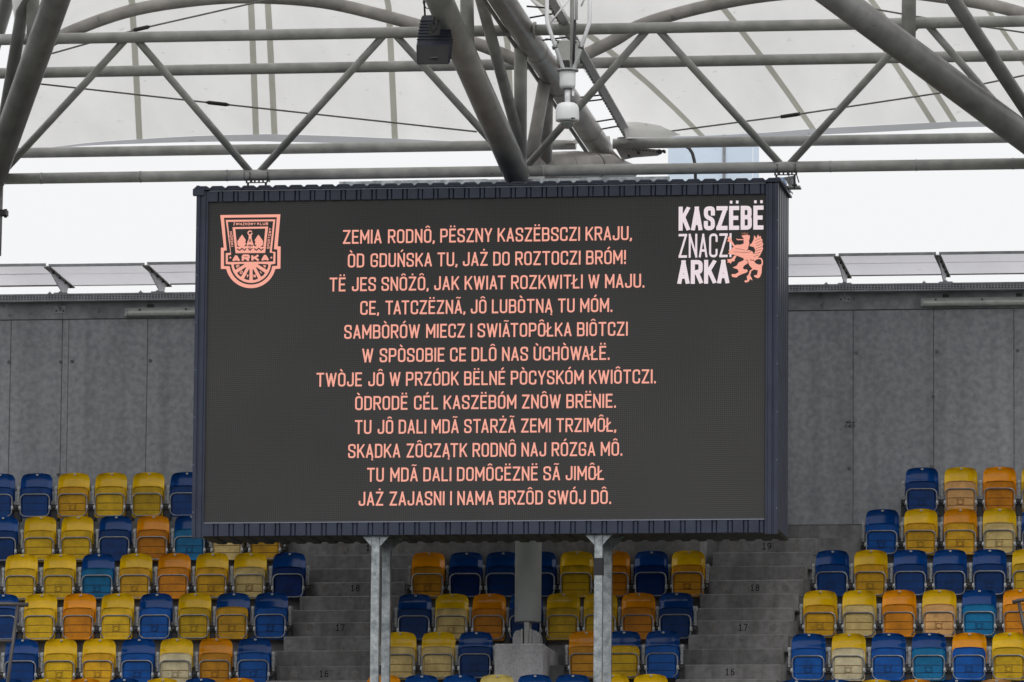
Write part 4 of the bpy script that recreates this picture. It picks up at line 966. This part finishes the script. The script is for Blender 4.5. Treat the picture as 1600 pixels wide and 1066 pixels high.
# ------------------------------------------------------------------ seats
def sgrid(outline, nx, nz, depth, thick, mi_fn=None):
    """front-facing shell: outline(v)->(halfwidth left/right, z), depth(x,z)->y"""
    vs = []; fs = []
    for j in range(nz+1):
        for i in range(nx+1):
            u = -1+2*i/nx; x, z = outline(u, j/nz); vs.append((x, depth(u, j/nz, x, z), z))
    n0 = len(vs); vs += [(x, y+thick, z) for x, y, z in vs[:n0]]
    w_ = nx+1
    for j in range(nz):
        for i in range(nx):
            a = j*w_+i; fs.append((a, a+1, a+w_+1, a+w_)); fs.append((n0+a, n0+a+w_, n0+a+w_+1, n0+a+1))
    for i in range(nx): fs.append((i, n0+i, n0+i+1, i+1)); a = nz*w_+i; fs.append((a, a+1, n0+a+1, n0+a))
    for j in range(nz): a = j*w_; fs.append((a, a+w_, n0+a+w_, n0+a)); a = j*w_+nx; fs.append((a, n0+a, n0+a+w_, a+w_))
    return vs, fs
# backrest: origin at the plaque; top edge .022 above it
def bo(u, v):
    # v 0 bottom .. 1 top ; rounded top corners
    vv_ = 1-(1-v)**1.25; z = -.36+vv_*.382; dz = .022-z; hw = .222-.010*vv_; rr_ = .105
    if dz < rr_: hw -= .062*(1-math.sqrt(max(0, 1-((rr_-dz)/rr_)**2)))
    zt = z-(abs(u)**2.4)*.020*max(0, (vv_-.5)*2)
    return u*hw, zt
def bd(u, v, x, z):
    y = .03-.05*abs(u)**2.4                                   # sides wrap forwards
    e = min((1-abs(u))*.22, (1-v)*.38)
    y += .010*min(1, max(0, (e-.035)/.012))                  # inner pan set back behind the rim
    y += (.5-v)*.05                                            # leans back upwards a little
    return -y*0+(y if False else (.02-.045*abs(u)**2.4+.010*min(1, max(0, (e-.035)/.012))-.018*min(1, max(0, (.74-v)/.30))**2-.02*max(0, v-.6)+.010))
def mk(name, vs, fs, mats, smooth=True):
    me = mesh(name, vs, fs, mats); bm = bmesh.new(); bm.from_mesh(me); bmesh.ops.recalc_face_normals(bm, faces=bm.faces); bm.to_mesh(me); bm.free()
    for p in me.polygons: p.use_smooth = smooth
    try: me.set_sharp_from_angle(angle=R(50))
    except Exception: pass
    return me
bvs, bfs = sgrid(bo, 22, 20, bd, .012)
backm = {k: mk('backrest', bvs, bfs, m_) for k, m_ in BACK.items()}
# seat pan, folded up in front: underside faces the camera
PZ0, PZ1, PY = -.595, -.185, -.085
def po(u, v):
    z = PZ0+(PZ1-PZ0)*v; hw = .212-.004*v
    if v > .8: hw *= 1-((v-.8)/.2)**3*.16
    if v < .12: hw *= 1-((.12-v)/.12)**2*.10
    z += (1-abs(u)**2)*.014*v
    return u*hw, z
zrow = sorted([0, .03, .06, .10, .16, .20, .217, .241, .26, .30, .36, .42, .446, .470, .49, .55, .60, .66, .72, .76, .79, .83, .88, .92, .96, 1])
xcol = [-1, -.96, -.9, -.84, -.80, -.6, -.4, -.2, 0, .2, .4, .6, .80, .84, .9, .96, 1]
def pan_mesh(back, motif):
    vs = []; fs = []; mi = []; w_ = len(xcol)
    for v in zrow:
        for u in xcol:
            x, z = po(u, v); y = PY
            inner = abs(u) <= .82 and v < .77
            y += -.006 if inner else .012
            if abs(u) > .93 or v > .97 or v < .04: y += -.012
            vs.append((x, y, z))
    for j in range(len(zrow)-1):
        for i in range(w_-1):
            a = j*w_+i; fs.append((a, a+1, a+w_+1, a+w_))
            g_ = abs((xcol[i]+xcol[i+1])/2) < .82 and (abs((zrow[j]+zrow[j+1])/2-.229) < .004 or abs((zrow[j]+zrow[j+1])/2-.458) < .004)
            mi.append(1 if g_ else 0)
    n0 = len(vs); vs += [(x, PY+.045, z) for x, y, z in vs[:n0]]
    for j in range(len(zrow)-1):
        for i in range(w_-1): a = n0+j*w_+i; fs.append((a, a+w_, a+w_+1, a+1)); mi.append(0)
    H = len(zrow)-1
    for i in range(w_-1): fs.append((i, n0+i, n0+i+1, i+1)); mi.append(0); a = H*w_+i; fs.append((a, a+1, n0+a+1, n0+a)); mi.append(0)
    for j in range(H): a = j*w_; fs.append((a, a+w_, n0+a+w_, n0+a)); mi.append(0); a = j*w_+w_-1; fs.append((a, n0+a, n0+a+w_, a+w_)); mi.append(0)
    b = MB(); b.v = [Vector(v) for v in vs]; b.f = fs; b.mi = mi; b.sm = [False]*len(fs)
    yf = PY-.007
    zc = PZ0+(PZ1-PZ0)*.345
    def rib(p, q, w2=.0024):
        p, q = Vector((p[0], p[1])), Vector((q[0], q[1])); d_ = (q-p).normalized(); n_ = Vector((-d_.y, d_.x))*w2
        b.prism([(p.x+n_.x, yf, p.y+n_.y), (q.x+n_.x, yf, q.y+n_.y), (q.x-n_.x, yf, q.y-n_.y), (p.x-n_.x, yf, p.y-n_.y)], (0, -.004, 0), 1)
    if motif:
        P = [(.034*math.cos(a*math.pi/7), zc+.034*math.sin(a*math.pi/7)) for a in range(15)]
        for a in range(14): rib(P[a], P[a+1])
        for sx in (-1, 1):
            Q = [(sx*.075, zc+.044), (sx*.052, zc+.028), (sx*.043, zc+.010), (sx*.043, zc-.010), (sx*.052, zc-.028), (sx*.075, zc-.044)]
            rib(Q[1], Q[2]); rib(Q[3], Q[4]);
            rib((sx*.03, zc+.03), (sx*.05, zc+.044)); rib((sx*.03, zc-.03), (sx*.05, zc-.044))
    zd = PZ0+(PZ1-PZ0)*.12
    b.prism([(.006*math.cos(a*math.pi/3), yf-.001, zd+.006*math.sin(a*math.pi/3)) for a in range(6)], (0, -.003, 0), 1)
    me = mesh('seat_pan', b.v, b.f, None)
    for p, m_, in zip(me.polygons, b.mi): p.material_index = m_
    bm = bmesh.new(); bm.from_mesh(me); bmesh.ops.recalc_face_normals(bm, faces=bm.faces); bm.to_mesh(me); bm.free()
    return me
pan_cache = {}
def get_pan(code, motif):
    k = (code, motif)
    if k not in pan_cache:
        me = pan_mesh(code, motif); me.materials.append(PAN[code]); me.materials.append(GROOVE_SHADE['b' if code in 'bkmt' else ('o' if code in 'oap' else 'y')]); pan_cache[k] = me
    return pan_cache[k]
# tube loop
tz0, tz1, thw = PZ0+.018, PZ0+.318, .2
loop = rc([(-thw, tz0), (-thw, tz1), (thw, tz1), (thw, tz0)], .085, True, 6)
b = MB(); b.tube([(p.x, PY-.022, p.y) for p in loop], .0105, 10, closed=True); tf = b.build('tube_frame', M['galv_small']); tube_me = tf.data; bpy.data.objects.remove(tf)
def once(fn, name, mat):
    b = MB(); fn(b); o = b.build(name, mat); me = o.data; bpy.data.objects.remove(o); return me
zh = PZ0+.145
hinge_me = once(lambda b: (b.box(-.013, .013, PY-.038, PY-.004, zh-.018, zh+.018), b.tube([(-.02, PY-.02, zh-.026), (.02, PY-.02, zh-.026)], .008, 8)), 'hinge', M['hinge'])
pivot_shade_me = once(lambda b: (b.tube([(-.028, PY, 0), (.028, PY, 0)], .022, 12), b.box(-.02, .02, PY-.01, PY+.12, -.03, .01), b.box(-.033, .033, PY+.02, PY+.15, -.17, .05)), 'pivot_gap_shade', M['dark'])  # pivot and console, with a dark box enlarged to deepen shade between seats
side_me = once(lambda b: (b.box(-.014, .014, -.02, .02, -.46, .0), b.box(-.02, .02, -.024, .05, -.05, -.01), b.box(-.012, .012, -.03, .05, -.62, -.44)), 'side_bracket', M['galv_old'])
plq = [(.017*math.cos(a*math.pi/6), .0115*math.sin(a*math.pi/6)) for a in range(12)]
plaque_me = once(lambda b: b.prism([(x, -.0125, z) for x, z in plq], (0, .01, 0)), 'number_plaque', M['plaque'])
tick_me = once(lambda b: (b.box(-.005, -.002, -.0145, -.0122, -.005, .005), b.box(.001, .006, -.0145, -.0122, -.005, -.002), b.box(.001, .006, -.0145, -.0122, .001, .005)), 'plaque_digits', M['ink'])

BL = {'b': 'blue', 'y': 'yellow', 'o': 'orange', 'q': 'pale', 'p': 'peach'}
PLB = {'b': '', 'k': 'dark navy', 'm': 'mid blue', 't': 'teal', 'y': 'dull yellow', 'g': 'golden', 'c': 'cream', 'w': 'pale cream', 'o': '', 'a': 'amber', 'p': 'peach'}
ORD = ['first', 'second', 'third', 'fourth', 'fifth', 'sixth', 'seventh', 'eighth', 'ninth']
ROWN = ['top row', 'second row down', 'third row down', 'fourth row down', 'fifth row down', 'lowest visible row']
SEATS = {
 'left': {0: (741, [(0, 'bb'), (58, 'bb'), (116.5, 'yg+'), (174.6, 'yy'), (233, 'yy'), (292, 'bb')]),
          1: (808, [(4.6, 'bb'), (63.8, 'yy'), (122, 'yy'), (181.5, 'bb'), (240, 'oo'), (299, 'bt+'), (358, 'yc'), (417, 'yg')]),
          2: (867, [(34.8, 'yy'), (94.4, 'yy+'), (154.5, 'bt+'), (213.6, 'yg+'), (273.4, 'oo'), (332.4, 'yg+'), (392, 'yc+'), (452.6, 'bk+')]),
          3: (929.5, [(4.8, 'bb'), (65, 'yy'), (125.6, 'oo'), (185, 'yy+'), (245, 'bm+'), (305.4, 'yy+'), (365.3, 'bg+'), (425, 'bm+')]),
          4: (1000, [(35, 'bb'), (95.7, 'yy+'), (155.8, 'yg+'), (217.3, 'bm+'), (276.8, 'yw+'), (338, 'oa+'), (398.7, 'bm+')]),
          5: (1062.5, [(12, 'bb'), (73.5, 'yy'), (133.4, 'oo'), (194, 'bb'), (254, 'yy'), (314, 'bb'), (374, 'oo')])},
 'middle': {2: (864, [(670, 'oa+'), (729, 'bk+'), (786, 'bb'), (844, 'bb'), (902, 'yy'), (959, 'oo'), (1018, 'bk'), (1076, 'ya+')]),
            3: (929.5, [(649, 'bb'), (707, 'yc+'), (765, 'oo'), (823, 'bb'), (881, 'yy'), (939, 'yy'), (998, 'oo'), (1057, 'bb+')]),
            4: (989, [(625, 'yc'), (686, 'yc'), (744, 'bb+'), (916, 'oa'), (975, 'by'), (1036, 'bm')]),
            5: (1056.5, [(600, 'oo'), (659, 'bb'), (719, 'bb'), (777, 'qc'), (836, 'bb'), (895, 'bb'), (957, 'yy'), (1017, 'yy')])},
 'right': {0: (732, [(1440.7, 'bb+'), (1501.6, 'yp+'), (1562, 'oo'), (1622, 'yy')]),
           1: (797, [(1378.8, 'bm+'), (1439, 'yg+'), (1500.7, 'og+'), (1562, 'yc+'), (1623, 'bb')]),
           2: (861, [(1301, 'bb+'), (1361, 'yg+'), (1423, 'bb'), (1484.7, 'bb+'), (1546.6, 'bb+'), (1608, 'yy')]),
           3: (924, [(1282, 'yg+'), (1343, 'yc'), (1405.5, 'oo'), (1468, 'yp+'), (1530.5, 'bt+'), (1594, 'oo')]),
           4: (991.5, [(1264, 'bm+'), (1326.5, 'yw+'), (1389, 'bm+'), (1452, 'bt+'), (1515, 'om+'), (1577.5, 'yy+')]),
           5: (1064, [(1244.5, 'bb'), (1307.5, 'bb'), (1369.5, 'yy'), (1431, 'oo'), (1494.5, 'bb'), (1557, 'pp'), (1618, 'bb')])}}
for blk, rows in SEATS.items():
    for ri, (py, lst) in rows.items():
        Yr = ROWY[ri]; ps = [at(px, py, Yr) for px, _ in lst]; z = sum(p.z for p in ps)/len(ps)
        n = len(lst)
        for k, ((px, code), p) in enumerate(zip(lst, ps)):
            if blk == 'left': wh = f'{ORD[n-1-k]} from the left stairs'
            elif blk == 'middle':
                wh = f'{ORD[k]} from the left stairs' if not (ri == 4 and k > 2) else f'{ORD[k-3]} right of the plinth'
            else: wh = f'{ORD[k]} from its left end'
            und = PLB[code[1]]; same = (code[0] == 'y' and code[1] == 'y')
            lab = f"{BL[code[0]]} seat" + (f" with {und} underside" if und and not same else '') + f", {blk} block, {ROWN[ri]}, {wh}"
            root = thing('stadium_seat', lab, 'seat', (p.x, Yr+random.uniform(-.004, .004), z), 'folded plastic stadium seats')
            root.rotation_euler = (0, 0, R(random.uniform(-1.6, 1.6)))
            mo = len(code) > 2
            link('backrest', backm[code[0]], root)
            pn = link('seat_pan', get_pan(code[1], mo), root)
            pn.rotation_euler = (R(random.uniform(-2.2, 1.2)), 0, R(random.uniform(-.8, .8)))
            if und and not same: pn['label'] = f'{und} underside of the folded pan'
            link('tube_frame', tube_me, root)
            for sx in (-1, 1):
                link('hinge', hinge_me, root, (sx*.205, 0, 0))
                link('pivot_gap_shade', pivot_shade_me, root, (sx*.24, 0, zh-.01))
            link('side_bracket', side_me, root, (-.245, -.01, -.16))
            if k == n-1 or (blk == 'middle' and ri == 4 and k == 2): link('side_bracket', side_me, root, (.245, -.01, -.16))
            pq = link('number_plaque', plaque_me, root, (0, bd(0, .94, 0, 0)+.0, -.001)); link('plaque_digits', tick_me, pq)
        segs = [lst] if not (blk == 'middle' and ri == 4) else [lst[:3], lst[3:]]
        for si, sg in enumerate(segs):
            xa = at(sg[0][0], py, Yr).x-.26; xb = at(sg[-1][0], py, Yr).x+.26
            b = MB(); b.box(xa, xb, Yr+.06, Yr+.11, z-.21, z-.15)
            side = {0: '', 1: ' right of the plinth'}[si]
            tag(b.build('seat_rail', M['galv_old']), f'galvanised beam behind the seats of the {blk} block, {ROWN[ri]}{side}', 'beam', 'beams carrying the seat rows')

# ------------------------------------------------------------------ handrails in the lower corners
t = thing('handrail', 'dark tubular handrail in the lower left corner in front of blue seats', 'handrail', group='dark tubular handrails')
YH = 80.9; s_ = YH/FPX
a, c_ = at(-60, 943, YH), at(44, 945, YH); b = MB(); b.tube([a, c_], 3.4*s_, 14); b.build('top_rail', M['rail_dark'], t)
b = MB(); b.tube([at(28, 946, YH), at(12, 1066, YH), at(4, 1130, YH)], 2.9*s_, 14); b.build('post', M['rail_dark'], t)
b = MB(); b.tube([at(-60, 1001, YH), at(20, 1002, YH)], 3*s_, 14); b.build('middle_rail', M['rail_dark'], t)
t = thing('handrail', 'dark tubular handrail end at the lower right edge in front of orange seats', 'handrail', group='dark tubular handrails')
b = MB(); b.tube([at(1582, 941.5, YH), at(1590, 939, YH), at(1600, 937.5, YH), at(1680, 933, YH)], 3.1*s_, 14); b.build('top_rail', M['rail_dark'], t)
b = MB(); b.tube([at(1592, 942, YH), at(1601, 985, YH), at(1612, 1066, YH), at(1620, 1130, YH)], 2.8*s_, 14); b.build('post', M['rail_dark'], t)
print('objects', len(bpy.data.objects))
